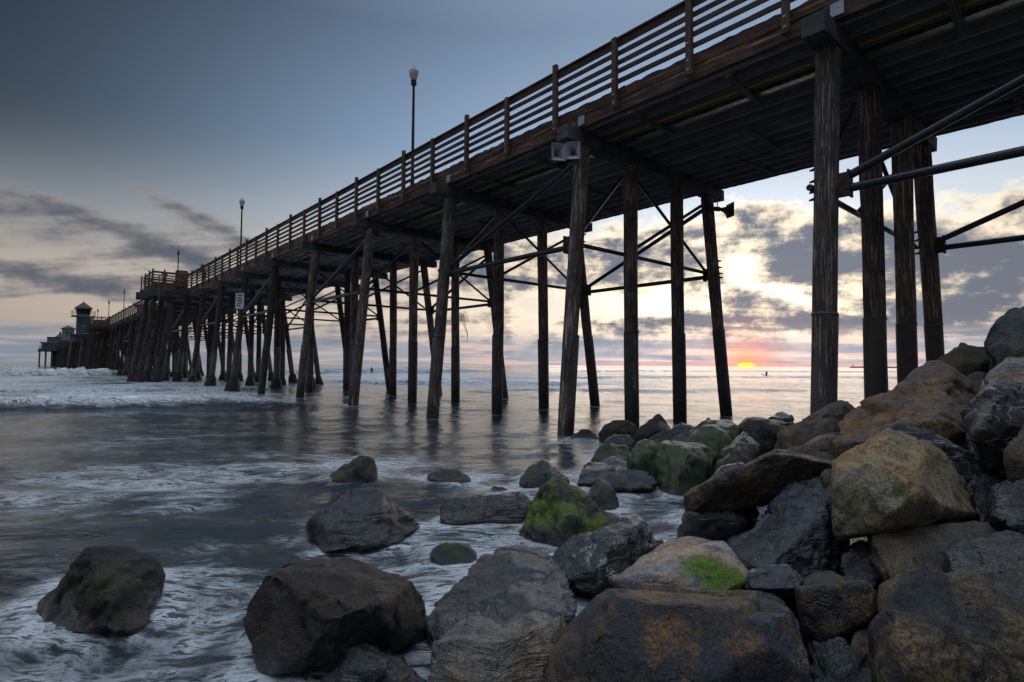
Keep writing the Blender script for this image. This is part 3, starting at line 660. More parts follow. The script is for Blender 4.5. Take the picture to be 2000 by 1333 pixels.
for i, (o, cen, size) in enumerate(temps):
    r = ROCKS[i]
    me = bpy.data.meshes.new_from_object(o.evaluated_get(dg))
    me.name = 'boulder'
    n = len(me.vertices)
    co = np.empty(n*3); me.vertices.foreach_get('co', co); co = co.reshape(-1, 3)
    nr = np.empty(n*3); me.vertices.foreach_get('normal', nr); nr = nr.reshape(-1, 3)
    off = np.array([i*7.3, i*3.1, i*1.7])
    q = co/size
    d = 0.009*fbm(q*2.3+off, 3) + 0.010*fbm(q*9+off, 4, 0.62)
    gr = np.random.default_rng(500+i)
    hard = r['mat'] not in ('granite', 'granite2', 'tan', 'grey', 'tanspeck', 'paletan')
    K = 34 if hard else 20
    sd = gr.uniform(q.min(0)-0.05, q.max(0)+0.05, (K, 3)); gd = gr.normal(0, 0.14, (K, 3)); so_ = gr.uniform(-0.014, 0.014, K)
    qq = q + 0.06*np.stack([fbm(q*4+off+k*3, 3) for k in range(3)], 1)
    ds = np.sqrt(((qq[:, None, :]-sd[None])**2).sum(2)); ci = ds.argmin(1)      # fractured facets
    d1 = ds[np.arange(len(ds)), ci]; ds[np.arange(len(ds)), ci] = 9; d2 = ds.min(1)
    cl = 0.028 if hard else 0.018
    d += np.clip(((q-sd[ci])*gd[ci]).sum(1), -cl, cl) + 0.4*so_[ci]
    d -= 0.016*np.exp(-((d2-d1)/0.013)**2)*np.clip(fbm(q*1.7+off+4, 2)*2.2+0.1, 0, 1)   # cracks between them
    rid = 1-np.abs(fbm(q*4.2+off+9, 3)); d -= 0.022*np.clip(rid-0.80, 0, 1)*5
    if r['strat']:
        a = np.array([0.35, 0.45, 0.82]); a /= np.linalg.norm(a)
        s_ = (q@a)*13 + 1.6*fbm(q*2+off, 3)
        saw = s_ - np.floor(s_)
        d += r['strat']*0.010*(saw-0.5)*(0.5+0.5*vnoise(q*3+off))
    ampl = r['amp']*(0.5 if r['mat'] in ('granite', 'granite2', 'tan', 'grey', 'tanspeck', 'paletan') else 0.85)
    co2 = co + nr*(d*size*ampl)[:, None]
    me.vertices.foreach_set('co', co2.ravel()); me.update()
    me.polygons.foreach_set('use_smooth', [True]*len(me.polygons))
    me.materials.clear(); me.materials.append(M[r['mat']])
    ob = bpy.data.objects.new('boulder', me); ob.location = cen; COL.objects.link(ob)
    tag(ob, r['label'], 'rock', 'boulders of the shore revetment')
    wz = co2[:, 2] + cen.z
    sel = np.where(np.abs(wz) < 0.05)[0]
    for k in sel[::6]: WATER_PTS.append((co2[k, 0]+cen.x, co2[k, 1]+cen.y))
for o, _, _ in temps:
    me = o.data; bpy.data.objects.remove(o); bpy.data.meshes.remove(me)

# ------------------------------------------------------------------ ground under the rocks and the sea bed
def ground():
    xs = np.concatenate([[-20000, -3000, -400, -60], np.linspace(-15, 22, 120), [60, 400, 3000, 20000]])
    ys = np.concatenate([[-20000, -3000, -400, -40], np.linspace(-8, 26, 110), [60, 400, 3000, 30000]])
    X, Y = np.meshgrid(xs, ys); P = np.stack([X.ravel(), Y.ravel(), np.zeros(X.size)], 1)
    z = 0.40*(P[:, 0] - (1.2+0.33*np.clip(P[:, 1], -50, 200))) - 0.45
    z = np.clip(z, -1.2, 2.6) + 0.09*fbm(P*[1.3, 1.3, 1]+3, 4)
    z = z - 0.55*np.clip(P[:, 1]-6.5, 0, 4)
    z = np.where(P[:, 1] > 18, np.minimum(z, -0.8), z)
    P[:, 2] = z
    nx, ny = len(xs), len(ys)
    f = [(j*nx+i, j*nx+i+1, (j+1)*nx+i+1, (j+1)*nx+i) for j in range(ny-1) for i in range(nx-1)]
    me = bpy.data.meshes.new('shore_ground'); me.from_pydata(P.tolist(), [], f)
    me.polygons.foreach_set('use_smooth', [True]*len(f))
    m, t = newmat('wet_gravel'); v, _ = objvec(t, False)
    n_ = t.noise(v, 9, 6, 0.7); finish(t, t.mix(n_, (0.020, 0.020, 0.021), (0.05, 0.046, 0.042)), 0.5, n_, 1.0, 0.05)
    me.materials.append(m)
    tag(inst('shore_ground', me), kind='structure')
ground()

# ------------------------------------------------------------------ sea
TH = 0.7211
A0 = Vector((5.7871, 9.8244, 0)); DD = Vector((-math.sin(TH), math.cos(TH), 0)); EE = Vector((math.cos(TH), math.sin(TH), 0))
def sea():
    NR, NC = 760, 420
    r = np.concatenate([[0.6], 1.4*(16000/1.4)**(np.linspace(0, 1, NR-1)**1.06)])
    a = np.radians(np.linspace(-82, 82, NC))
    R, Ag = np.meshgrid(r, a, indexing='ij')
    X = (R*np.sin(Ag)).ravel(); Y = (R*np.cos(Ag)-0.4).ravel(); Rr = R.ravel()
    P = np.stack([X, Y, np.zeros_like(X)], 1)
    fade = np.clip(1-(Rr/900), 0.0, 1)
    # chop and lop
    z = 0.030*fbm(P*[0.8, 1.6, 1], 4)*np.clip(Rr/4, 0.35, 1)
    z += 0.05*fbm(P*[0.16, 0.38, 1]+31, 3)*np.clip(Rr/14, 0, 1)
    z += 0.16*fbm(P*[0.035, 0.085, 1]+77, 3)*np.clip((Rr-18)/40, 0, 1)
    foam = np.zeros_like(X)
    nz_lo = fbm(P*[0.25, 0.25, 1]+5, 3); nz_hi = fbm(P*[0.9, 0.9, 1]+9, 3)
    def bore(pts, amp, rise, back, fo, foamlen, xfade, wob=0.8):
        nonlocal z, foam
        w3 = [atz(*p) for p in pts]
        px = np.array([p.x for p in w3]); py = np.array([p.y for p in w3]); o = np.argsort(px)
        # treat the front as y = g(x) in world space
        g = np.interp(X, px[o], py[o]) + wob*nz_lo
        d = Y - g
        az_ = np.degrees(np.arctan2(X, Y))
        en = np.clip((az_-xfade[0])/(xfade[1]-xfade[0]), 0, 1)*np.clip((xfade[3]-az_)/(xfade[3]-xfade[2]), 0, 1)
        en = en*en*(3-2*en)
        up = np.clip((d+rise)/rise, 0, 1); up = up*up*(3-2*up)
        z += amp*up*np.exp(-np.clip(d, 0, None)/back)*en*(1+0.10*nz_hi+0.18*nz_lo)
        m_ = np.clip((d+rise*0.8)/(rise*0.8), 0, 1)*np.exp(-np.clip(d, 0, None)/foamlen)
        foam = np.maximum(foam, fo*m_*en)
        # trough in front
        z -= 0.25*amp*np.exp(-((d+rise*2.2)/(rise*1.6))**2)*en
    bore([(-300,806),(0,797),(120,793),(300,790),(450,789),(560,793),(640,790),(760,780)], 0.40, 0.9, 5.0, 1.0, 9.0, (-60, -55, -31, -17))
    bore([(-300,738),(0,734),(120,731),(250,731),(330,730)], 1.25, 2.6, 7.0, 1.0, 13.0, (-60, -55, -37, -32), 1.4)
    bore([(560,729),(650,727),(800,727),(1000,725),(1200,724)], 1.25, 6.0, 10.0, 0.9, 10.0, (-24, -19, -10, 4), 2.0)
    bore([(760,748),(900,750),(1000,751),(1100,752),(1200,750)], 0.42, 1.6, 4.0, 0.95, 8.0, (-22, -13, 4, 11), 1.5)
    bore([(1100,727),(1400,726),(1700,727),(2000,728)], 0.55, 4.0, 8.0, 0.95, 8.0, (3, 8, 34, 42), 2.0)
    bore([(100,762),(300,760),(500,760),(640,762)], 0.22, 0.9, 4.0, 0.75, 8.0, (-60, -48, -28, -20), 1.0)
    bore([(700,740),(1000,738),(1300,739),(1600,738),(1950,741)], 0.26, 1.8, 5.0, 0.95, 6.0, (-20, -12, 36, 42), 2.2)
    bore([(900,764),(1100,762),(1300,765),(1500,761),(1700,764)], 0.14, 1.0, 3.0, 0.62, 3.0, (-8, 0, 24, 34), 1.6)
    bore([(600,720),(1000,719),(1400,719),(1900,721)], 0.7, 7.0, 12.0, 0.95, 9.0, (-22, -14, 30, 40), 4.0)
    az_ = np.degrees(np.arctan2(X, Y))
    # churned water behind the first bore, left of the pier
    ch = np.clip((Y-24)/4, 0, 1)*np.clip((95-Y)/30, 0, 1)*np.clip((-17-az_)/7, 0, 1)
    foam = np.maximum(foam, ch*(0.50+0.28*nz_lo))
    ch = np.clip((Y-38)/10, 0, 1)*np.clip((170-Y)/60, 0, 1)*np.clip((az_+24)/6, 0, 1)*np.clip((24-az_)/18, 0, 1)
    foam = np.maximum(foam, ch*(0.46+0.28*nz_lo))
    # wash around the shallow rocks
    ws = np.clip((20-Rr)/9, 0, 1)*np.clip((2.6-X+0.12*Y)/2.5, 0, 1)
    foam = np.maximum(foam, ws*(0.06+0.42*fbm(P*[0.45, 0.5, 1]+2, 3)))
    # piles and rocks stir foam
    kd = kdtree.KDTree(len(WATER_PTS)); [kd.insert((x, y, 0), k) for k, (x, y) in enumerate(WATER_PTS)]; kd.balance()
    near = np.where(Rr < 20)[0]
    dist = np.full(len(X), 9.0)
    for k in near: dist[k] = kd.find((X[k], Y[k], 0))[2]
    foam = np.maximum(foam, np.clip(0.72-dist*2.0, 0, 1)*(0.8+0.5*nz_hi))
    foam = np.where(Rr < 19, np.minimum(foam, 0.60), foam)
    z += 0.03*np.exp(-(dist/0.18)**2)
    for n_ in range(0, 14):
        for tw in (-0.64, 2.15, 4.55, 7.6):
            q = A0 + DD*(6*n_) + EE*tw
            dd = np.hypot(X-q.x, Y-q.y)
            foam = np.maximum(foam, np.clip(0.62-0.55*np.clip(dd-0.25, 0, None), 0, 1)*(0.75+0.4*nz_hi)*(0.6 if n_ < 3 else 1.0))
    z *= 1.0
    P[:, 2] = z*fade
    f = np.empty((NR-1, NC-1, 4), int); idx = np.arange(NR*NC).reshape(NR, NC)
    f[..., 0] = idx[:-1, :-1]; f[..., 1] = idx[:-1, 1:]; f[..., 2] = idx[1:, 1:]; f[..., 3] = idx[1:, :-1]
    me = bpy.data.meshes.new('sea')
    me.vertices.add(NR*NC); me.vertices.foreach_set('co', P.ravel())
    ff = f.reshape(-1, 4)[:, ::-1]
    me.loops.add(ff.size); me.loops.foreach_set('vertex_index', ff.ravel())
    me.polygons.add(len(ff)); me.polygons.foreach_set('loop_start', np.arange(len(ff))*4)
    me.polygons.foreach_set('use_smooth', np.ones(len(ff), bool))
    at_ = me.attributes.new('foam', 'FLOAT', 'POINT'); at_.data.foreach_set('value', np.clip(foam, 0, 1).astype(np.float32))
    me.update(calc_edges=True); me.validate()
    m, t = newmat('sea_water')
    v, _ = objvec(t, False)
    fa_ = t.node('ShaderNodeAttribute', attribute_name='foam').outputs['Fac']
    wn = t.noise(v, 0.9, 3, 0.5, out=1)
    wv = t.vm('ADD', v, t.vm('MULTIPLY', t.vm('SUBTRACT', wn, (0.5, 0.5, 0.5)), (0.75, 0.75, 0)))
    mp = t.node('ShaderNodeMapping', i={'Vector': wv, 'Rotation': (0, 0, 0.32), 'Scale': (0.65, 2.9, 1.0)})
    s1 = t.noise(mp.outputs[0], 3.4, 8, 0.72, 0.4)
    s2 = t.noise(wv, 2.3, 6, 0.66, 0.5)
    s3 = t.noise(mp.outputs[0], 0.50, 5, 0.6, 0.5)
    def ridge(x): return t.m('SUBTRACT', 1.0, t.m('ABSOLUTE', t.m('MULTIPLY_ADD', x, 2.0, -1.0)))
    sn = t.m('ADD', t.m('ADD', t.m('MULTIPLY', s1, 0.45), t.m('MULTIPLY', s2, 0.25)), t.m('MULTIPLY', s3, 0.30))
    fm = t.m('ADD', t.m('MULTIPLY_ADD', t.m('SUBTRACT', sn, 0.5), 1.9, 0.5), t.m('MULTIPLY', fa_, 0.55))
    solid = t.ss(fm, 0.86, 1.12)
    # lacy threads of foam
    gate = t.ss(fm, 0.52, 0.84)
    lace = t.m('MAXIMUM', t.m('MULTIPLY', t.ss(ridge(s2), 0.86, 0.99), 0.7), t.ss(ridge(s1), 0.83, 0.985))
    fmask = t.m('MAXIMUM', t.m('MULTIPLY', solid, 0.96), t.m('MULTIPLY', t.m('MULTIPLY', gate, lace), 0.74))
    fmask = t.m('MAXIMUM', fmask, t.m('MULTIPLY', gate, 0.04))
    mpw = t.node('ShaderNodeMapping', i={'Vector': wv, 'Rotation': (0, 0, 0.12), 'Scale': (1.0, 2.7, 1.0)})
    b1 = t.noise(mpw.outputs[0], 2.6, 4, 0.55, 0.4); b2 = t.noise(mpw.outputs[0], 0.7, 3, 0.5, 0.3); b3 = t.noise(mpw.outputs[0], 7.5, 4, 0.6, 0.6)
    h = t.m('ADD', t.m('ADD', t.m('MULTIPLY', b1, 0.26), t.m('MULTIPLY', b2, 0.60)), t.m('MULTIPLY_ADD', fmask, 0.12, t.m('MULTIPLY', b3, 0.15)))
    col = t.mix(fmask, (0.026, 0.035, 0.042), (0.84, 0.89, 0.93))
    rg = t.m('ADD', 0.07, t.m('MULTIPLY', fmask, 0.5))
    b = finish(t, col, rg, h, 0.42, 0.15)
    b.inputs['IOR'].default_value = 1.33
    me.materials.append(m)
    tag(inst('sea', me), kind='structure')
sea()

# ------------------------------------------------------------------ pier
pier = empty('pier', A0, TH)
tag(pier, 'long timber pier on tall battered piles running out to sea', 'pier')
def TR(x, y, z, rx=0, ry=0, rz=0):
    return Matrix.Translation((x, y, z)) @ Matrix.Rotation(rz, 4, 'Z') @ Matrix.Rotation(ry, 4, 'Y') @ Matrix.Rotation(rx, 4, 'X')
ZP = 7.56            # pile tops
ZC0, ZC1 = 7.56, 7.92
ZS1, ZD1 = 8.30, 8.39
WT = [0.0, 2.136, 4.456, 6.447]; WB = [-0.64, 0.017, 0.100, 1.178]
N_END = 73
def pile_mesh(name, L, r0, r1, mat, n=18, rows=44, bark=0.010, seed=0):
    zz = np.linspace(-L, 0, rows); tt = np.linspace(0, 2*np.pi, n, endpoint=False)
    Z, T = np.meshgrid(zz, tt, indexing='ij')
    rad = np.interp(Z, [-L, 0], [r0, r1])
    p = np.stack([np.cos(T).ravel()*2.2, np.sin(T).ravel()*2.2, Z.ravel()*0.35], 1)+seed*13.7
    rad = rad.ravel() + bark*fbm(p*2.2, 3)
    bow = 0.02*np.sin(Z.ravel()*0.5+seed)
    v = np.stack([rad*np.cos(T).ravel()+bow, rad*np.sin(T).ravel(), Z.ravel()], 1)
    f = [(j*n+i, j*n+(i+1) % n, (j+1)*n+(i+1) % n, (j+1)*n+i) for j in range(rows-1) for i in range(n)]
    me = bpy.data.meshes.new(name); me.from_pydata(v.tolist(), [], f)
    me.polygons.foreach_set('use_smooth', [True]*len(f)); me.materials.append(mat); return me
PL = 8.7
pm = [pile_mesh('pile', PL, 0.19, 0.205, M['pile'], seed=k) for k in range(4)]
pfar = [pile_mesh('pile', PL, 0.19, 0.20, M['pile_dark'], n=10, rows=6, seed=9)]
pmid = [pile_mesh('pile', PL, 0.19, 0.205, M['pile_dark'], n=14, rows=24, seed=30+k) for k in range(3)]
jm = [pile_mesh('jacket', 3.9, 0.208, 0.208, M['jacket'], 18, 16, 0.004, seed=20+k) for k in range(2)]
rng_ = MB(); rng_.lathe([(0.205, -0.03), (0.215, -0.02), (0.215, 0.02), (0.20, 0.03)], 18); ring_me = rng_.mesh('collar', M['jacket'])
def mus():
    rows = [(0.27, 0.75), (0.31, 0.55), (0.36, 0.35), (0.42, 0.15), (0.48, -0.1), (0.50, -0.5)]
    b = MB(); b.lathe(rows, 16); me = b.mesh('mussel_crust', M['mussel'])
    n_ = len(me.vertices); co = np.empty(n_*3); me.vertices.foreach_get('co', co); co = co.reshape(-1, 3)
    k = 1+0.22*vnoise(co*7)
    co[:, 0] *= k; co[:, 1] *= k; me.vertices.foreach_set('co', co.ravel()); return me
mus_me = mus()
far_piles = MB()
bracket_me = MB().box((-0.07, -0.34, -0.20), (0.07, -0.14, 0.20)).box((-0.11, -0.37, -0.23), (0.11, -0.34, 0.23)).mesh('bracket', M['rust'])
bolt_me = MB().tube((0, 0.15, 0), (0, 0.31, -0.02), 0.045, 0.016, 7).mesh('bolt', M['rust'])
def wz(i, z):  # across-pier position of pile i at height z
    return WT[i] + WB[i]*(ZP-z)/7.51
cap_me = [None]*3
for k in range(3):
    c = MB()
    xs = np.linspace(-0.77, 7.25, 18); prof = [(-0.19, ZC0), (0.19, ZC0), (0.19, ZC1-0.004), (-0.19, ZC1-0.004)]
    v = []
    for x in xs:
        for (y, z_) in prof: v.append((x+random.uniform(-.01, .01), y+random.uniform(-.008, .008), z_+(random.uniform(-.006, .006) if z_ == ZC0 else 0)))
    f = [(j*4+i, j*4+(i+1) % 4, (j+1)*4+(i+1) % 4, (j+1)*4+i) for j in range(len(xs)-1) for i in range(4)]
    f += [(3, 2, 1, 0), tuple(len(v)-4+i for i in range(4))]
    c.add(v, f); cap_me[k] = c.mesh('cap_beam', M['cap'])
far_caps = MB()
cnt = 0
for n_ in range(-2, N_END):
    t_ = 6.0*n_
    if n_ <= 40: inst('cap_beam', cap_me[n_ % 3], pier, TR(0, t_, 0))
    else: far_caps.box((-0.77, t_-0.19, ZC0), (7.25, t_+0.19, ZC1-0.004))
    for i in range(4):
        slope = math.atan(WB[i]/7.51)
        Mx = TR(WT[i], t_+random.uniform(-.04, .04), ZP-0.01, ry=-slope)
        me = pm[(n_+i*2) % 4] if n_ < 5 else (pmid[(n_+i) % 3] if n_ < 20 else pfar[0])
        o = inst('pile', me, pier, Mx @ Matrix.Rotation(random.choice([0, 1.5, 3, 4.4]), 4, 'Z'))
        if n_ < 16:
            Lj = [4.95, 4.75, 4.80, 4.6][i] + random.uniform(-.15, .15)
            inst('jacket', jm[(n_+i) % 2], o, Matrix.Translation((0, 0, -Lj)))
            inst('collar', ring_me, o, Matrix.Translation((0, 0, -Lj)))
        if 6 <= n_ < 26:
            inst('mussel_crust', mus_me, o, Matrix.Translation((0, 0, -ZP+0.05+random.uniform(-.15, .2))) @ Matrix.Scale(random.uniform(0.8, 1.05), 4))
if far_caps.v: tag(far_caps.build('cap_beam', M['cap'], pier), kind='stuff')

def pipe(name, a, b, r, mat=None, n=9):
    a = Vector(a); b = Vector(b); L = (b-a).length
    me = PIPES.get((round(r, 3), n, mat))
    if me is None:
        me = MB().tube((0, 0, 0), (0, 0, 1), r, None, n).mesh(name, M[mat or 'pipe']); PIPES[(round(r, 3), n, mat)] = me
    Mx = Matrix.Translation(a) @ (b-a).to_track_quat('Z', 'Y').to_matrix().to_4x4() @ Matrix.Diagonal((1, 1, L, 1))
    return inst(name, me, pier, Mx)
PIPES = {}
for n_ in range(-1, 31):
    t_ = 6.0*n_
    zh = 5.02
    # across the bent
    pipe('cross_brace', (wz(0, zh)-0.1, t_+0.27, zh), (wz(3, zh)+0.1, t_+0.27, zh), 0.06)
    if n_ <= 22:
        pipe('cross_brace', (wz(1, zh)+0.1, t_+0.25, zh+0.02), (wz(3, 7.3)-0.05, t_+0.25, 7.30), 0.055)
        pipe('cross_brace', (wz(0, zh)+0.1, t_+0.22, zh), (wz(1, 7.3)-0.1, t_+0.22, 7.30), 0.045)
        pipe('cross_brace', (wz(1, 7.3)+0.6, t_+0.30, 7.45), (wz(3, 5.1)-0.1, t_+0.30, 5.12), 0.05)
for k in range(0, 16):
    ta, tb = 6.0*(2*k-1), 6.0*(2*k)
    for side, i in ((0, 0), (1, 3)):
        if side and k > 9: continue
        zl = 4.88
        wa, wb = wz(i, zl), wz(i, zl)
        pipe('long_brace', (wa, ta+0.3, zl), (wb, tb-0.3, zl), 0.075)
        pipe('long_brace', (wz(i, 7.2), ta+0.12, 7.2), (wz(i, zl+0.22), tb-0.32, zl+0.22), 0.075)
        if k < 6:
            for (tt, flip) in ((ta, math.pi), (tb, 0)):
                inst('bracket', bracket_me, pier, TR(wz(i, zl+0.08), tt, zl+0.08, rz=flip))
                for zb in (0.42, 0.20, 0.0, -0.14): inst('bolt', bolt_me, pier, TR(wz(i, zl+0.08+zb), tt, zl+0.08+zb, rz=flip))
# stringers, deck planks, fascia
NS = 14; far_str = MB()
swid = np.linspace(-0.02, 6.86, NS)
str_me = [MB().box((-0.05, -2.99, ZC1), (0.05, 2.99, ZS1), 0.006).mesh('stringer', M['stringer']) for _ in range(4)]
for n_ in range(-3, N_END-1):
    for j, x in enumerate(swid):
        if n_ <= 17: inst('stringer', str_me[(n_*3+j) % 4], pier, TR(x+random.uniform(-.015, .015), 6*n_+3, random.uniform(0, .012)))
        elif n_ <= 45: far_str.box((x-0.05, 6*n_, ZC1), (x+0.05, 6*n_+5.99, ZS1))
tag(far_str.build('stringer', M['stringer'], pier), kind='stuff')
plank_me = [MB().box((-0.16, -0.098, ZS1+0.014), (7.05, 0.098, ZD1), 0.004).mesh('deck_plank', M['plank']) for _ in range(4)]
far_pl = MB(); t_ = -17.9; k = 0
while t_ < 120:
    if t_ < 43: inst('deck_plank', plank_me[k % 4], pier, TR(random.uniform(-.03, .03), t_, random.uniform(-.004, .004)))
    else: far_pl.box((-0.16, t_-0.098, ZS1+0.014), (7.05, t_+0.098, ZD1))
    t_ += 0.207; k += 1
far_pl.box((-0.16, 120, ZC1+0.05), (7.05, 6*(N_END-1), ZD1))
tag(far_pl.build('deck_plank', M['plank'], pier), kind='stuff')
def board(L, w0, w1, z0, z1, seed, rough=0.014, ny=40):
    """a worn plank along y with a ragged upper and lower edge"""
    rr = random.Random(seed); ys = np.linspace(0, L, ny); v = []
    for y in ys:
        a, b = rr.uniform(-rough, rough), rr.uniform(-rough, rough)*0.6
        o_ = rr.uniform(-rough, rough)*0.5
        v += [(w0+o_, y, z0+b), (w1, y, z0+b), (w1, y, z1+a), (w0+o_, y, z1+a*1.2)]
    f = [(j*4+i, (j+1)*4+i, (j+1)*4+(i+1) % 4, j*4+(i+1) % 4) for j in range(ny-1) for i in range(4)]
    f += [(0, 1, 2, 3), tuple(len(v)-1-i for i in range(4))]
    return MB().add(v, f)
fas_me = [board(5.985, -0.27, -0.17, 7.935, 8.24, 40+k, 0.012).mesh('fascia_board', M['fascia']) for k in range(3)]
fas2_me = [board(5.985, -0.285, -0.17, 8.245, 8.50, 50+k, 0.020).mesh('fascia_board', M['fascia']) for k in range(3)]
far_fas = MB()
for n_ in range(-3, N_END-1):
    if n_ < 30:
        inst('fascia_board', fas_me[n_ % 3], pier, TR(0, 6*n_+0.005, 0)); inst('fascia_board', fas2_me[(n_+1) % 3], pier, TR(0, 6*n_-1.6, 0))
        inst('fascia_board', fas_me[(n_+2) % 3], pier, TR(7.33, 6*n_+0.005, 0))
    else:
        far_fas.box((-0.28, 6*n_, 7.935), (-0.17, 6*n_+5.98, 8.50)); far_fas.box((7.06, 6*n_, 7.935), (7.16, 6*n_+5.98, 8.50))
tag(far_fas.build('fascia_board', M['fascia'], pier), kind='stuff')
# railing
ZR = [8.62, 8.845, 9.07, 9.295, 9.52]
rail_me = [board(5.99, -0.335, -0.290, 0.0, 0.105, 70+k, 0.004, 14).mesh('rail', M['rail']) for k in range(3)]
top_me = [board(5.99, -0.345, -0.285, 0.0, 0.15, 80+k, 0.004, 14).add([(-0.40, 0, .155), (-0.22, 0, .155), (-0.22, 5.99, .155), (-0.40, 5.99, .155), (-0.40, 0, .195), (-0.22, 0, .195), (-0.22, 5.99, .195), (-0.40, 5.99, .195)],
          [(0, 3, 2, 1), (4, 5, 6, 7), (0, 1, 5, 4), (1, 2, 6, 5), (2, 3, 7, 6), (3, 0, 4, 7)]).mesh('top_rail', M['rail']) for k in range(2)]
far_rail = MB()
for n_ in range(-3, N_END-1):
    for side in (0, 1):
        dx = 0 if side == 0 else 7.50
        own = (n_ < 36) if side == 0 else (n_ < 18)
        for j, z_ in enumerate(ZR):
            if own:
                if j == 4: inst('top_rail', top_me[n_ % 2], pier, TR(dx, 6*n_-1.4, z_))
                else: inst('rail', rail_me[(n_+j) % 3], pier, TR(dx, 6*n_-1.4, z_+random.uniform(-.018, .018), rx=random.uniform(-.0035, .0035)))
            else: far_rail.box((-0.335+dx, 6*n_-1.4, z_), (-0.29+dx, 6*n_+4.59, z_+(0.18 if j == 4 else 0.105)))
tag(far_rail.build('rail', M['rail'], pier), kind='stuff')
post_me = [MB().box((-0.455, -0.065, 8.0), (-0.342, 0.065, zt), 0.004).mesh('railing_post', M['post']) for zt in (9.71, 9.87)]
pbolt = MB().tube((-0.455, 0, 0), (-0.478, 0, 0), 0.026, None, 8).mesh('bolt', M['steel'])
far_post = MB(); k = 0; t_ = 0.6-2.0*8
while t_ < 6*(N_END-1):
    tall = (k % 2 == 1)
    for side in (0, 1):
        Mx = TR(0, t_, 0) if side == 0 else TR(6.70, t_, 0, rz=math.pi)
        if (side == 0 and t_ < 300) or (side == 1 and t_ < 110):
            o = inst('railing_post', post_me[1 if tall else 0], pier, Mx)
            if side == 0 and t_ < 26:
                for z_ in (8.10, 8.30, 8.68): inst('bolt', pbolt, o, Matrix.Translation((0, 0, z_)))
        else:
            x0, x1 = (-0.455, -0.342) if side == 0 else (7.04, 7.15)
            far_post.box((x0, t_-0.065, 8.0), (x1, t_+0.065, 9.8))
    t_ += 2.0; k += 1
tag(far_post.build('railing_post', M['post'], pier), kind='stuff')
# services under the deck
seg = [MB().tube((0, -2.72, 0), (0, 2.72, 0), r_, None, 10).mesh(nm, M[mt]) for nm, r_, mt in (('yellow_pipe', 0.032, 'yellow'), ('grey_cable', 0.014, 'cable'))]
grn = MB().box((-0.085, -2.74, -0.05), (0.085, 2.74, 0.05)).mesh('green_duct', M['green'])
hang = MB().box((-0.30, -0.07, -0.05), (1.55, 0.07, 0.0), 0.008).mesh('pipe_hanger', M['hanger'])
plate = MB().box((-0.300, -0.11, 0), (-0.288, 0.11, 0.24)).mesh('steel_plate', M['steel'])
for n_ in range(-2, 17):
    tm = 6*n_+3
    inst('yellow_pipe', seg[0], pier, TR(0.78, tm, 7.865)); inst('green_duct', grn, pier, TR(1.18, tm, 7.86))
    inst('grey_cable', seg[1], pier, TR(0.30, tm, 7.90)); inst('grey_cable', seg[1], pier, TR(0.95, tm, 7.885)); inst('grey_cable', seg[1], pier, TR(-0.08, tm, 7.90))
    for tt, x in ((4.25, 0.0), (1.9, 0.15)):
        inst('pipe_hanger', hang, pier, TR(x, 6*n_+tt, 7.815, rz=random.uniform(-.08, .08)))
    inst('pipe_hanger', hang, pier, TR(3.4, 6*n_+2.9, 7.90, rz=random.uniform(-.1, .1)))
    inst('pipe_hanger', hang, pier, TR(5.1, 6*n_+4.0, 7.90, rz=random.uniform(-.1, .1)))
    if n_ < 12: inst('steel_plate', plate, pier, TR(0, 6*n_-0.23, 7.99))

# platforms that widen the pier
def platform(t0, t1, wout, npile, panel):
    p = empty('viewing_platform'); p.parent = pier
    MB().box((wout, t0, ZS1-0.05), (-0.30, t1, ZD1)).build('platform_deck', M['plank'], p)
    for y in np.arange(t0+0.2, t1+0.01, 2.3): MB().box((wout-0.55, y-0.17, ZC0), (-0.8, y+0.17, ZS1-0.055)).build('cap_beam', M['cap'], p)
    MB().box((wout-0.06, t0-0.06, ZS1-0.30), (-0.45, t0+0.04, ZD1+0.38)).build('fascia_board', M['fascia'], p)
    MB().box((wout-0.06, t0+0.05, ZS1-0.30), (wout+0.04, t1, ZD1+0.10)).build('fascia_board', M['fascia'], p)
    for z_ in ZR:
        h_ = 0.17 if z_ == ZR[-1] else 0.105
        MB().box((wout, t0-0.01, z_), (-0.46, t0+0.035, z_+h_)).build('rail', M['rail'], p)
        MB().box((wout, t0+0.045, z_), (wout+0.045, t1, z_+h_)).build('rail', M['rail'], p)
        MB().box((wout+0.05, t1-0.045, z_), (-0.46, t1, z_+h_)).build('rail', M['rail'], p)
    xs = np.linspace(wout, -0.5, 4 if wout < -2.8 else 3)
    for x in xs:
        MB().box((x-0.06, t0-0.17, 8.0), (x+0.06, t0-0.065, 9.85)).build('railing_post', M['post'], p)
    for y in np.linspace(t0+0.9, t1, max(3, int((t1-t0)/1.6))):
        MB().box((wout-0.17, y-0.06, 8.0), (wout-0.065, y+0.06, 9.80)).build('railing_post', M['post'], p)
    for (y, dx) in npile:
        b = wout+0.25+dx
        MB().tube((b, y, ZC0), (b-1.0, y-0.1, -0.6), 0.20, 0.21, 12).build('pile', M['pile_dark'], p)
        inst('mussel_crust', mus_me, p, TR(b-0.92, y-0.1, 0.02))
    if panel:
        for z_ in np.arange(8.5, 9.85, 0.205): MB().box((-1.35, t0-0.245, z_), (-0.52, t0-0.18, z_+0.19)).build('panel_board', M['fascia'], p)
    return p
pf = platform(52.0, 57.2, -3.09, [(52.4, 0), (56.6, 0), (52.3, 1.3), (56.8, 1.2)], True)
MB().tube((-2.62, 51.80, 6.7), (-2.62, 51.80, 9.3), 0.045, None, 8).build('drain_pipe', M['teal'], pf)
platform(115.0, 124.5, -2.7, [(115.5, 0), (119.5, 0), (123.8, 0)], False)

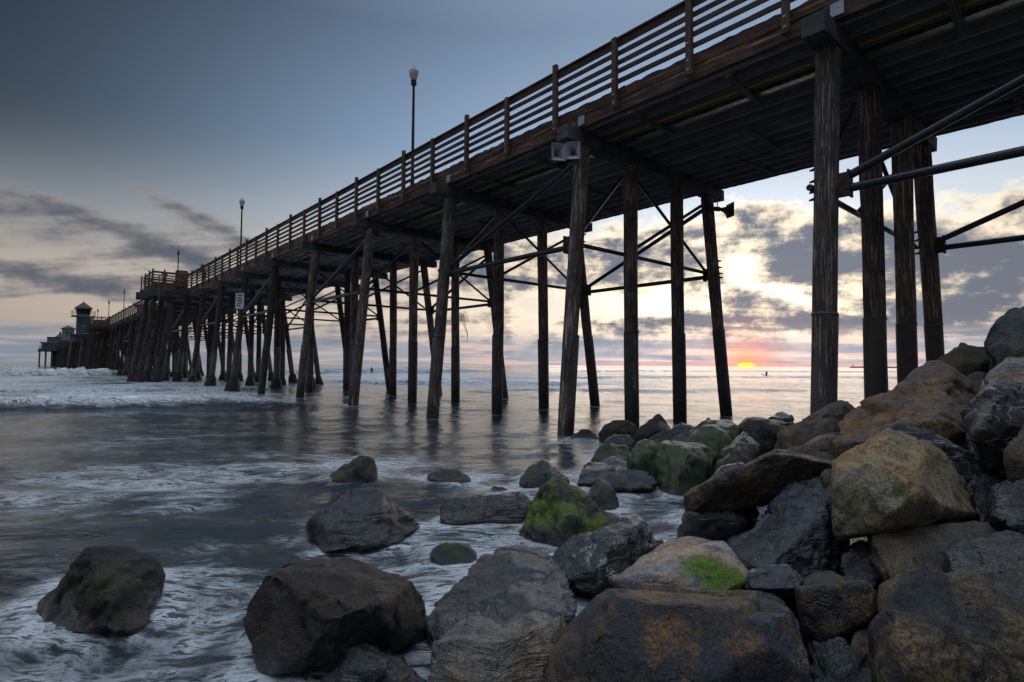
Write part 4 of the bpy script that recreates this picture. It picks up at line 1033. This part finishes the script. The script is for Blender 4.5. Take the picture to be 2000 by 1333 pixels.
# head of the pier
hp = empty('pier_head'); hp.parent = pier
MB().box((-7.2, 356, ZC1), (16, 420, ZD1)).build('platform_deck', M['cap'], hp)
MB().box((-7.3, 355.8, ZC0-0.15), (16.1, 356.0, ZD1+0.2)).build('fascia_board', M['cap'], hp)
for x in (-6.8, -4.4, -2.0, 0.2):
    for y in (356.4, 362, 368): MB().tube((x, y, ZC0), (x, y, -0.8), 0.28, None, 8).build('pile', M['pile'], hp)
for x in (-5.6, -3.2): MB().tube((x-1.1, 356.4, 5.2), (x+1.1, 356.4, 5.5), 0.07, None, 6).build('cross_brace', M['pipe'], hp)
MB().tube((-6.8, 356.4, ZD1), (-6.8, 356.4, ZD1+3.9), 0.14, 0.10, 6).build('mast', M['cap'], hp)
for z_ in (8.9, 9.4): MB().box((-7.2, 356.05, z_), (-1.0, 356.15, z_+0.13)).build('rail', M['rail'], hp)

PM = Matrix.Translation(A0) @ Matrix.Rotation(TH, 4, 'Z')
def onpier(wv, t, z): return PM @ Vector((wv, t, z))

# ------------------------------------------------------------------ lamps on the pier
pole_me = MB().lathe([(0.12, 0), (0.12, 0.06), (0.085, 0.10), (0.075, 0.5), (0.062, 0.55), (0.048, 4.12), (0.055, 4.2), (0.075, 4.22)], 12).mesh('pole', M['black'])
collar_me = MB().lathe([(0.06, 4.16), (0.11, 4.22), (0.115, 4.27), (0.085, 4.29), (0.11, 4.31), (0.115, 4.36), (0.09, 4.39), (0.0, 4.39)], 14).mesh('collar', M['black'])
globe_me = MB().lathe([(0.10, 4.37), (0.135, 4.47), (0.175, 4.60), (0.188, 4.70), (0.175, 4.77), (0.12, 4.825), (0.06, 4.86)], 18).mesh('globe', M['globe'])
fin_me = MB().lathe([(0.10, 4.835), (0.075, 4.87), (0.045, 4.90), (0.03, 4.93), (0.0, 4.97)], 12).mesh('finial', M['black'])
lamps = [(14.65, 'tall lamp post nearest on the pier, standing clear against the sky'), (37.5, 'second lamp post along the pier, left of the nearest one'),
         (59.2, 'lamp post rising above the viewing platform'), 
         (100.3, 'lamp post beside the little roofed kiosk'), (122.0, 'lamp post right of the lifeguard tower, the taller of two'),
         (144.0, 'small distant lamp post closest to the lifeguard tower')]
for t_, lb in lamps:
    e = empty('lamp_post', onpier(0.02, t_, ZD1), TH); tag(e, lb, 'lamp post', 'lamp posts along the pier')
    for nm, me in (('pole', pole_me), ('collar', collar_me), ('globe', globe_me), ('finial', fin_me)): inst(nm, me, e)

# ------------------------------------------------------------------ horn speakers
def horn_mesh(W, H, L, mat):
    b = MB(); v = []; prof = [(0.16, 0.0), (0.22, 0.25), (0.34, 0.5), (0.58, 0.78), (1.0, 1.0)]
    for k, (s, y) in enumerate(prof):
        for sx_, sz_ in ((-1, -1), (1, -1), (1, 1), (-1, 1)): v.append((sx_*W/2*s, y*L, sz_*H/2*s))
    for (s, y) in prof[::-1]:
        for sx_, sz_ in ((-1, -1), (1, -1), (1, 1), (-1, 1)): v.append((sx_*(W/2*s-0.012), y*L-(0.0 if y == 1.0 else -0.012), sz_*(H/2*s-0.012)))
    n_ = 10
    f = [(j*4+i, j*4+(i+1) % 4, (j+1)*4+(i+1) % 4, (j+1)*4+i) for j in range(n_-1) for i in range(4)]
    f.append((36, 37, 38, 39)); f.append((3, 2, 1, 0))
    b.add(v, f); return b.mesh('horn', mat)
hm1 = horn_mesh(0.37, 0.45, 0.40, M['horn']); hm2 = horn_mesh(0.42, 0.50, 0.46, M['horn_dark'])
drv = MB().tube((0, 0.02, 0), (0, -0.20, 0), 0.085, 0.075, 12).mesh('driver', M['horn_dark'])
brk = MB().tube((0, -0.06, 0.08), (0, -0.06, 0.36), 0.016, None, 6).mesh('bracket', M['steel'])
def speaker(p, yaw, me, label):
    e = empty('horn_speaker', p, yaw); tag(e, label, 'speaker', 'horn loudspeakers on the pier')
    inst('horn', me, e); inst('driver', drv, e); inst('bracket', brk, e)
pA, pB = at(1091, 297, 13.75), at(1119, 294, 13.75)
yaw0 = math.atan2(-(-pA.x), -pA.y)  # mouth towards the beach
for p, dy, lb in ((pA, 0.30, 'left one of the two pale grey horn speakers under the beam end'), (pB, -0.08, 'right one of the two pale grey horn speakers under the beam end')):
    yw = math.pi + dy - 0.08
    q = p + Vector((-math.sin(yw), math.cos(yw), 0))*(-0.40)
    speaker(q, yw, hm1, lb)
pC = at(1404, 409, 18.8)
speaker(pC, -math.pi/2+0.25, hm2, 'dark horn speaker hanging at the far side of the pier, facing right')

# ------------------------------------------------------------------ sign on a pile
sg = empty('notice_board', onpier(wz(0, 5.9)-0.30, 35.6, 5.9), TH - math.pi/2*0.55)
tag(sg, 'white notice board fixed to a pier pile', 'sign')
MB().box((-0.30, -0.03, -0.52), (0.30, 0.0, 0.52)).build('board', M['white'], sg)
for k, (a, b) in enumerate(((-0.22, 0.22), (-0.2, 0.14), (-0.22, 0.2), (-0.16, 0.16), (-0.2, 0.05))):
    MB().box((a, -0.036, 0.34-k*0.17), (b, -0.032, 0.42-k*0.17)).build('lettering', M['ink'], sg)

# ------------------------------------------------------------------ lifeguard tower and houses on the pier
def hip_roof(b, x0, x1, y0, y1, z0, h, ridge=0.0):
    cx, cy = (x0+x1)/2, (y0+y1)/2
    v = [(x0,y0,z0),(x1,y0,z0),(x1,y1,z0),(x0,y1,z0),(x0,y0,z0+.12),(x1,y0,z0+.12),(x1,y1,z0+.12),(x0,y1,z0+.12),(cx-ridge,cy,z0+h),(cx+ridge,cy,z0+h)]
    b.add(v, [(3,2,1,0),(0,1,5,4),(1,2,6,5),(2,3,7,6),(3,0,4,7),(4,5,9,8),(5,6,9),(6,7,8,9),(7,4,8)]); return b
tw = empty('lifeguard_tower', onpier(-2.0, 152, ZD1-0.35), TH)
tw.scale = (0.88, 0.88, 1.06)
tag(tw, 'blue-grey lifeguard tower with hip roof and balcony far out on the pier', 'tower')
MB().box((-1.28, -1.28, 0), (1.28, 1.28, 3.7)).build('wall', M['blue_wall'], tw)
MB().add([(-1.25,-1.25,3.95),(1.25,-1.25,3.95),(1.25,1.25,3.95),(-1.25,1.25,3.95),(-1.6,-1.6,5.4),(1.6,-1.6,5.4),(1.6,1.6,5.4),(-1.6,1.6,5.4)],
         [(3,2,1,0),(4,5,6,7),(0,1,5,4),(1,2,6,5),(2,3,7,6),(3,0,4,7)]).build('cabin', M['glass_dark'], tw)
MB().box((-2.35, -2.2, 3.68), (2.35, 2.2, 3.86)).build('balcony', M['pale_trim'], tw)
MB().box((-1.3, -1.33, 3.87), (1.3, 1.33, 4.45)).build('wall', M['blue_wall'], tw)
for z_ in (4.3, 4.75):
    for s in (-1, 1):
        MB().box((-2.33, s*2.16-0.03, z_), (2.33, s*2.16+0.03, z_+0.07)).build('rail', M['rail'], tw)
        MB().box((s*2.3-0.03, -2.1, z_), (s*2.3+0.03, 2.1, z_+0.07)).build('rail', M['rail'], tw)
for sx_ in (-2.3, -1.1, 0.0, 1.1, 2.3): MB().box((sx_-0.04, -2.19, 3.87), (sx_+0.04, -2.12, 4.85)).build('railing_post', M['rail'], tw)
rf = hip_roof(MB(), -1.75, 1.75, -1.75, 1.75, 5.4, 1.5).build('roof', M['roof'], tw)
MB().box((-1.8, -1.8, 5.33), (1.8, 1.8, 5.397)).build('eaves', M['pale_trim'], rf)
MB().tube((0, 0, 6.75), (0, 0, 7.3), 0.05, 0.03, 6).build('finial', M['black'], rf)
wd = MB().box((-0.6, -1.33, 1.55), (0.75, -1.281, 2.15)).build('window', M['glass_dark'], tw)
MB().box((-0.5, -1.345, 1.62), (0.65, -1.332, 1.90)).build('pane', M['glass_warm'], wd)
for sx_ in (-1.31, 1.21): MB().box((sx_, -1.31, 0), (sx_+0.1, -1.282, 3.67)).build('corner_trim', M['pale_trim'], tw)
MB().box((-1.32, -1.34, 0.02), (1.32, -1.285, 0.22)).build('base_trim', M['pale_trim'], tw)
MB().box((-2.4, -1.9, -0.5), (1.9, 2.0, -0.01)).build('base', M['cap'], tw)
for x in (-2.1, 0.0):
    MB().tube((x, -1.5, -0.4), (x-0.8, -1.5, -8.6), 0.2, None, 8).build('pile', M['pile'], tw)

def house(name, label, wv, t, W, Dp, H, roofh, wallm, rz, wins, cat='kiosk'):
    e = empty(name, onpier(wv, t, ZD1), TH+rz); tag(e, label, cat)
    MB().box((-W/2, -Dp/2, 0), (W/2, Dp/2, H)).build('wall', M[wallm], e)
    hip_roof(MB(), -W/2-.35, W/2+.35, -Dp/2-.35, Dp/2+.35, H+0.005, roofh).build('roof', M['roof'], e)
    for (x0, x1, z0, z1) in wins:
        f = MB().box((x0, -Dp/2-0.04, z0), (x1, -Dp/2-0.005, z1)).build('window', M['pale_trim'], e)
        MB().box((x0+.08, -Dp/2-0.06, z0+.08), (x1-.08, -Dp/2-0.042, z1-.08)).build('pane', M['glass_dark'], f)
    return e
house('kiosk', 'small pale kiosk with dark hip roof beyond the lifeguard tower', -2.0, 213, 2.9, 2.9, 3.6, 1.1, 'pale_trim', 0.0, [(-0.6, 0.1, 1.9, 2.7), (0.4, 1.0, 1.9, 2.7)])
MB().box((-2.2, -2.2, -0.6), (2.2, 2.2, -0.01)).build('base', M['cap'], bpy.data.objects['kiosk'])
house('bait_kiosk', 'little white kiosk with grey roof in the middle of the pier', 2.6, 98, 2.0, 2.0, 2.05, 0.65, 'pale_trim', 0.0, [(-0.55, 0.45, 0.9, 1.7)])
bd = empty('pier_restaurant', onpier(-0.5, 372, ZD1), TH)
tag(bd, 'stepped blue-grey restaurant building at the far end of the pier', 'building')
MB().box((-5.5, -5, 0), (5.5, 5, 3.4)).build('lower_storey', M['blue_wall'], bd)
MB().box((-5.9, -5.4, 3.4), (5.9, 5.4, 3.75)).build('roof_edge', M['pale_trim'], bd)
MB().box((-3.4, -4, 3.75), (5.5, 4, 6.3)).build('upper_storey', M['blue_wall'], bd)
MB().box((-3.6, -4.2, 6.3), (5.7, 4.2, 6.55)).build('roof_edge', M['roof'], bd)
hip_roof(MB(), -0.4, 4.6, -2.5, 2.5, 6.56, 1.6, 1.0).build('roof', M['roof'], bd)
MB().box((1.3, -0.4, 7.9), (2.2, 0.4, 9.3)).build('chimney', M['roof'], bd)
for k in range(5):
    x = -4.6+k*1.9
    f = MB().box((x, -5.05, 1.1), (x+1.3, -5.005, 2.4)).build('window', M['pale_trim'], bd)
    MB().box((x+.12, -5.08, 1.2), (x+1.18, -5.055, 2.3)).build('pane', M['glass_dark'], f)

# ------------------------------------------------------------------ people
def skin_person(name, joints, edges, mat, parent):
    me = bpy.data.meshes.new(name); me.from_pydata([j[0] for j in joints], edges, [])
    o = bpy.data.objects.new(name, me); COL.objects.link(o)
    o.modifiers.new('k', 'SKIN'); sd = o.modifiers.new('s', 'SUBSURF'); sd.levels = 2; sd.render_levels = 2
    for v, j in zip(me.skin_vertices[0].data, joints): v.radius = (j[1], j[1])
    me.skin_vertices[0].data[0].use_root = True
    me.materials.append(mat); o.parent = parent
    return o
def clothmat(name, lo, hi, zsplit, skin=(0.36, 0.22, 0.16), zs2=99, hair=(0.03, 0.022, 0.018)):
    m, t = newmat(name); tc_ = t.node('ShaderNodeTexCoord'); x, y, z_ = t.sep(tc_.outputs['Object'])
    c = t.mix(t.ss(z_, zsplit-0.02, zsplit+0.02), lo, hi)
    c = t.mix(t.ss(z_, zs2-0.01, zs2+0.01), c, skin); c = t.mix(t.ss(z_, zs2+0.14, zs2+0.16), c, hair)
    finish(t, c, 0.8, t.noise(tc_.outputs['Object'], 12, 3), 0.3); return m
def stand(label, pos, rz, mat, lean=0.0, group='anglers on the pier'):
    e = empty('person', pos, rz); tag(e, label, 'person', group)
    L = lean
    J = [((0,0,0.95),.15), ((0,L*.3,1.18),.14), ((0,L*.8,1.42),.13), ((0,L,1.52),.06), ((0,L*1.1,1.60),.085), ((0,L*1.15,1.70),.085),
         ((-.09,0,.90),.10), ((-.10,0.02,.50),.07), ((-.10,-.02,.08),.05), ((-.10,.13,.04),.04),
         ((.09,0,.90),.10), ((.10,0.03,.50),.07), ((.11,-.02,.08),.05), ((.11,.13,.04),.04),
         ((-.20,L*.8,1.42),.06), ((-.25,L*.8+.06,1.15),.045), ((-.16,L+.28,1.10),.035), ((.20,L*.8,1.42),.06), ((.25,L*.8+.06,1.15),.045), ((.14,L+.28,1.12),.035)]
    E = [(0,1),(1,2),(2,3),(3,4),(4,5),(0,6),(6,7),(7,8),(8,9),(0,10),(10,11),(11,12),(12,13),(2,14),(14,15),(15,16),(2,17),(17,18),(18,19)]
    skin_person('body', J, E, mat, e); return e
mt1 = clothmat('teal_jacket_clothes', (0.03, 0.035, 0.05), (0.05, 0.17, 0.23), 0.95, zs2=1.54)
mt2 = clothmat('maroon_jacket_clothes', (0.05, 0.035, 0.045), (0.10, 0.035, 0.035), 0.95, zs2=1.54)
mt3 = clothmat('olive_jacket_clothes', (0.03, 0.03, 0.03), (0.08, 0.055, 0.035), 0.95, zs2=1.54)
stand('person in a teal jacket standing on the viewing platform', onpier(-1.9, 54.0, ZD1), TH+2.6, mt1, 0.02)
stand('person in dark red clothes leaning on the pier rail right of the viewing platform', onpier(0.12, 48.2, ZD1), TH+math.pi/2, mt2, 0.30)
stand('person leaning over the pier rail between the kiosk and the viewing platform', onpier(0.12, 86.5, ZD1), TH+math.pi/2, mt3, 0.34)
for p0, p1, lb in (((-3.0, 53.0, 9.7), (-5.4, 54.6, 11.0), 'thin fishing rod propped on the viewing platform rail'), ((-0.3, 48.0, 9.9), (-1.9, 49.6, 11.4), 'thin fishing rod held over the rail by the leaning person')):
    tag(MB().tube(onpier(*p0), onpier(*p1), 0.008, 0.004, 6).build('fishing_rod', M['black']), lb, 'fishing rod', 'fishing rods on the pier')

def surfer(label, pos, s=1.0):
    e = empty('person', pos, 0.5); tag(e, label, 'person', 'surfers waiting in the sea')
    wet = M['black']
    J = [((0,0,0.12),.14), ((0,0.03,0.38),.14), ((0,0.05,0.60),.13), ((0,.05,.72),.06), ((0,.07,.82),.085), ((0,.08,.92),.08),
         ((-.16,.22,.06),.08), ((-.2,.3,-.3),.06), ((.16,.22,.06),.08), ((.2,.3,-.3),.06), ((-.2,.06,.58),.055), ((-.25,.18,.34),.045), ((-.15,.34,.2),.035), ((.2,.06,.58),.055), ((.25,.18,.34),.045), ((.15,.34,.2),.035)]
    E = [(0,1),(1,2),(2,3),(3,4),(4,5),(0,6),(6,7),(0,8),(8,9),(2,10),(10,11),(11,12),(2,13),(13,14),(14,15)]
    skin_person('body', J, E, wet, e)
    b = empty('surfboard', Vector(pos), 0.5)
    v = []; prof = [(-0.7, .02, .05), (-0.6, .16, .02), (-0.2, .26, 0), (0.4, .28, 0), (1.0, .20, .05), (1.35, .03, .22)]
    for y, hw, z_ in prof: v += [(-hw, y, z_), (hw, y, z_), (hw, y, z_-.06), (-hw, y, z_-.06)]
    f = [(j*4+i, j*4+(i+1) % 4, (j+1)*4+(i+1) % 4, (j+1)*4+i) for j in range(5) for i in range(4)]+[(3,2,1,0),(20,21,22,23)]
    bpy.data.objects.remove(b)
    sb = MB().add(v, f).build('surfboard', M['white']); sb.location = pos; sb.rotation_euler = (0.12, 0, 0.5)
    tag(sb, 'surfboard under the ' + label.split(' ', 1)[0] + ' ' + label.split(' ', 1)[1], 'surfboard', 'surfboards in the sea')
surfer('surfer sitting upright in the sea right of the setting sun', atz(1498, 735) + Vector((0, 0, 0.12)))
surfer('surfer waiting in the sea below the swell left of centre', atz(726, 731) + Vector((0, 0, 0.35)))

# ------------------------------------------------------------------ far breakwater
bw = MB(); rr = random.Random(3); a, b = at(1662, 719, 1500), at(1775, 720, 1500); v = []; n_ = 60
for k in range(n_+1):
    x = a.x + (b.x-a.x)*k/n_*1.6; h_ = 3.6 + rr.uniform(-.6, .5)
    for (y, z_) in ((-9, -1), (-3, h_), (3, h_-0.3), (9, -1)): v.append((x, 1500+y+rr.uniform(-.6, .6), z_))
f = [(j*4+i, (j+1)*4+i, (j+1)*4+i+1, j*4+i+1) for j in range(n_) for i in range(3)]
f += [(0, 1, 2, 3)]
bw.add(v, f)
be = empty('breakwater', (0, 0, 0)); tag(be, 'low dark breakwater on the horizon right of the sun', 'breakwater')
bw.build('rubble_mound', M['umber'], be)
bx = a.x+6
MB().tube((bx, 1500, 3), (bx, 1500, 11), 0.9, 0.6, 8).build('beacon', M['black'], be)

# ------------------------------------------------------------------ rope ends hanging from a brace
rp = MB()
def rope(pts, r):
    for p, q in zip(pts[:-1], pts[1:]): rp.tube(p, q, r, None, 5, False)
Yr = 26.5
rope([at(900, 612, Yr), at(904, 630, Yr), at(909, 645, Yr), at(913, 655, Yr), at(912, 668, Yr)], 0.013)
rope([at(904, 612, Yr), at(908, 632, Yr), at(912, 648, Yr), at(914, 655, Yr)], 0.012)
tag(rp.build('hanging_rope', M['black']), 'frayed dark rope ends dangling from a pier brace', 'rope')
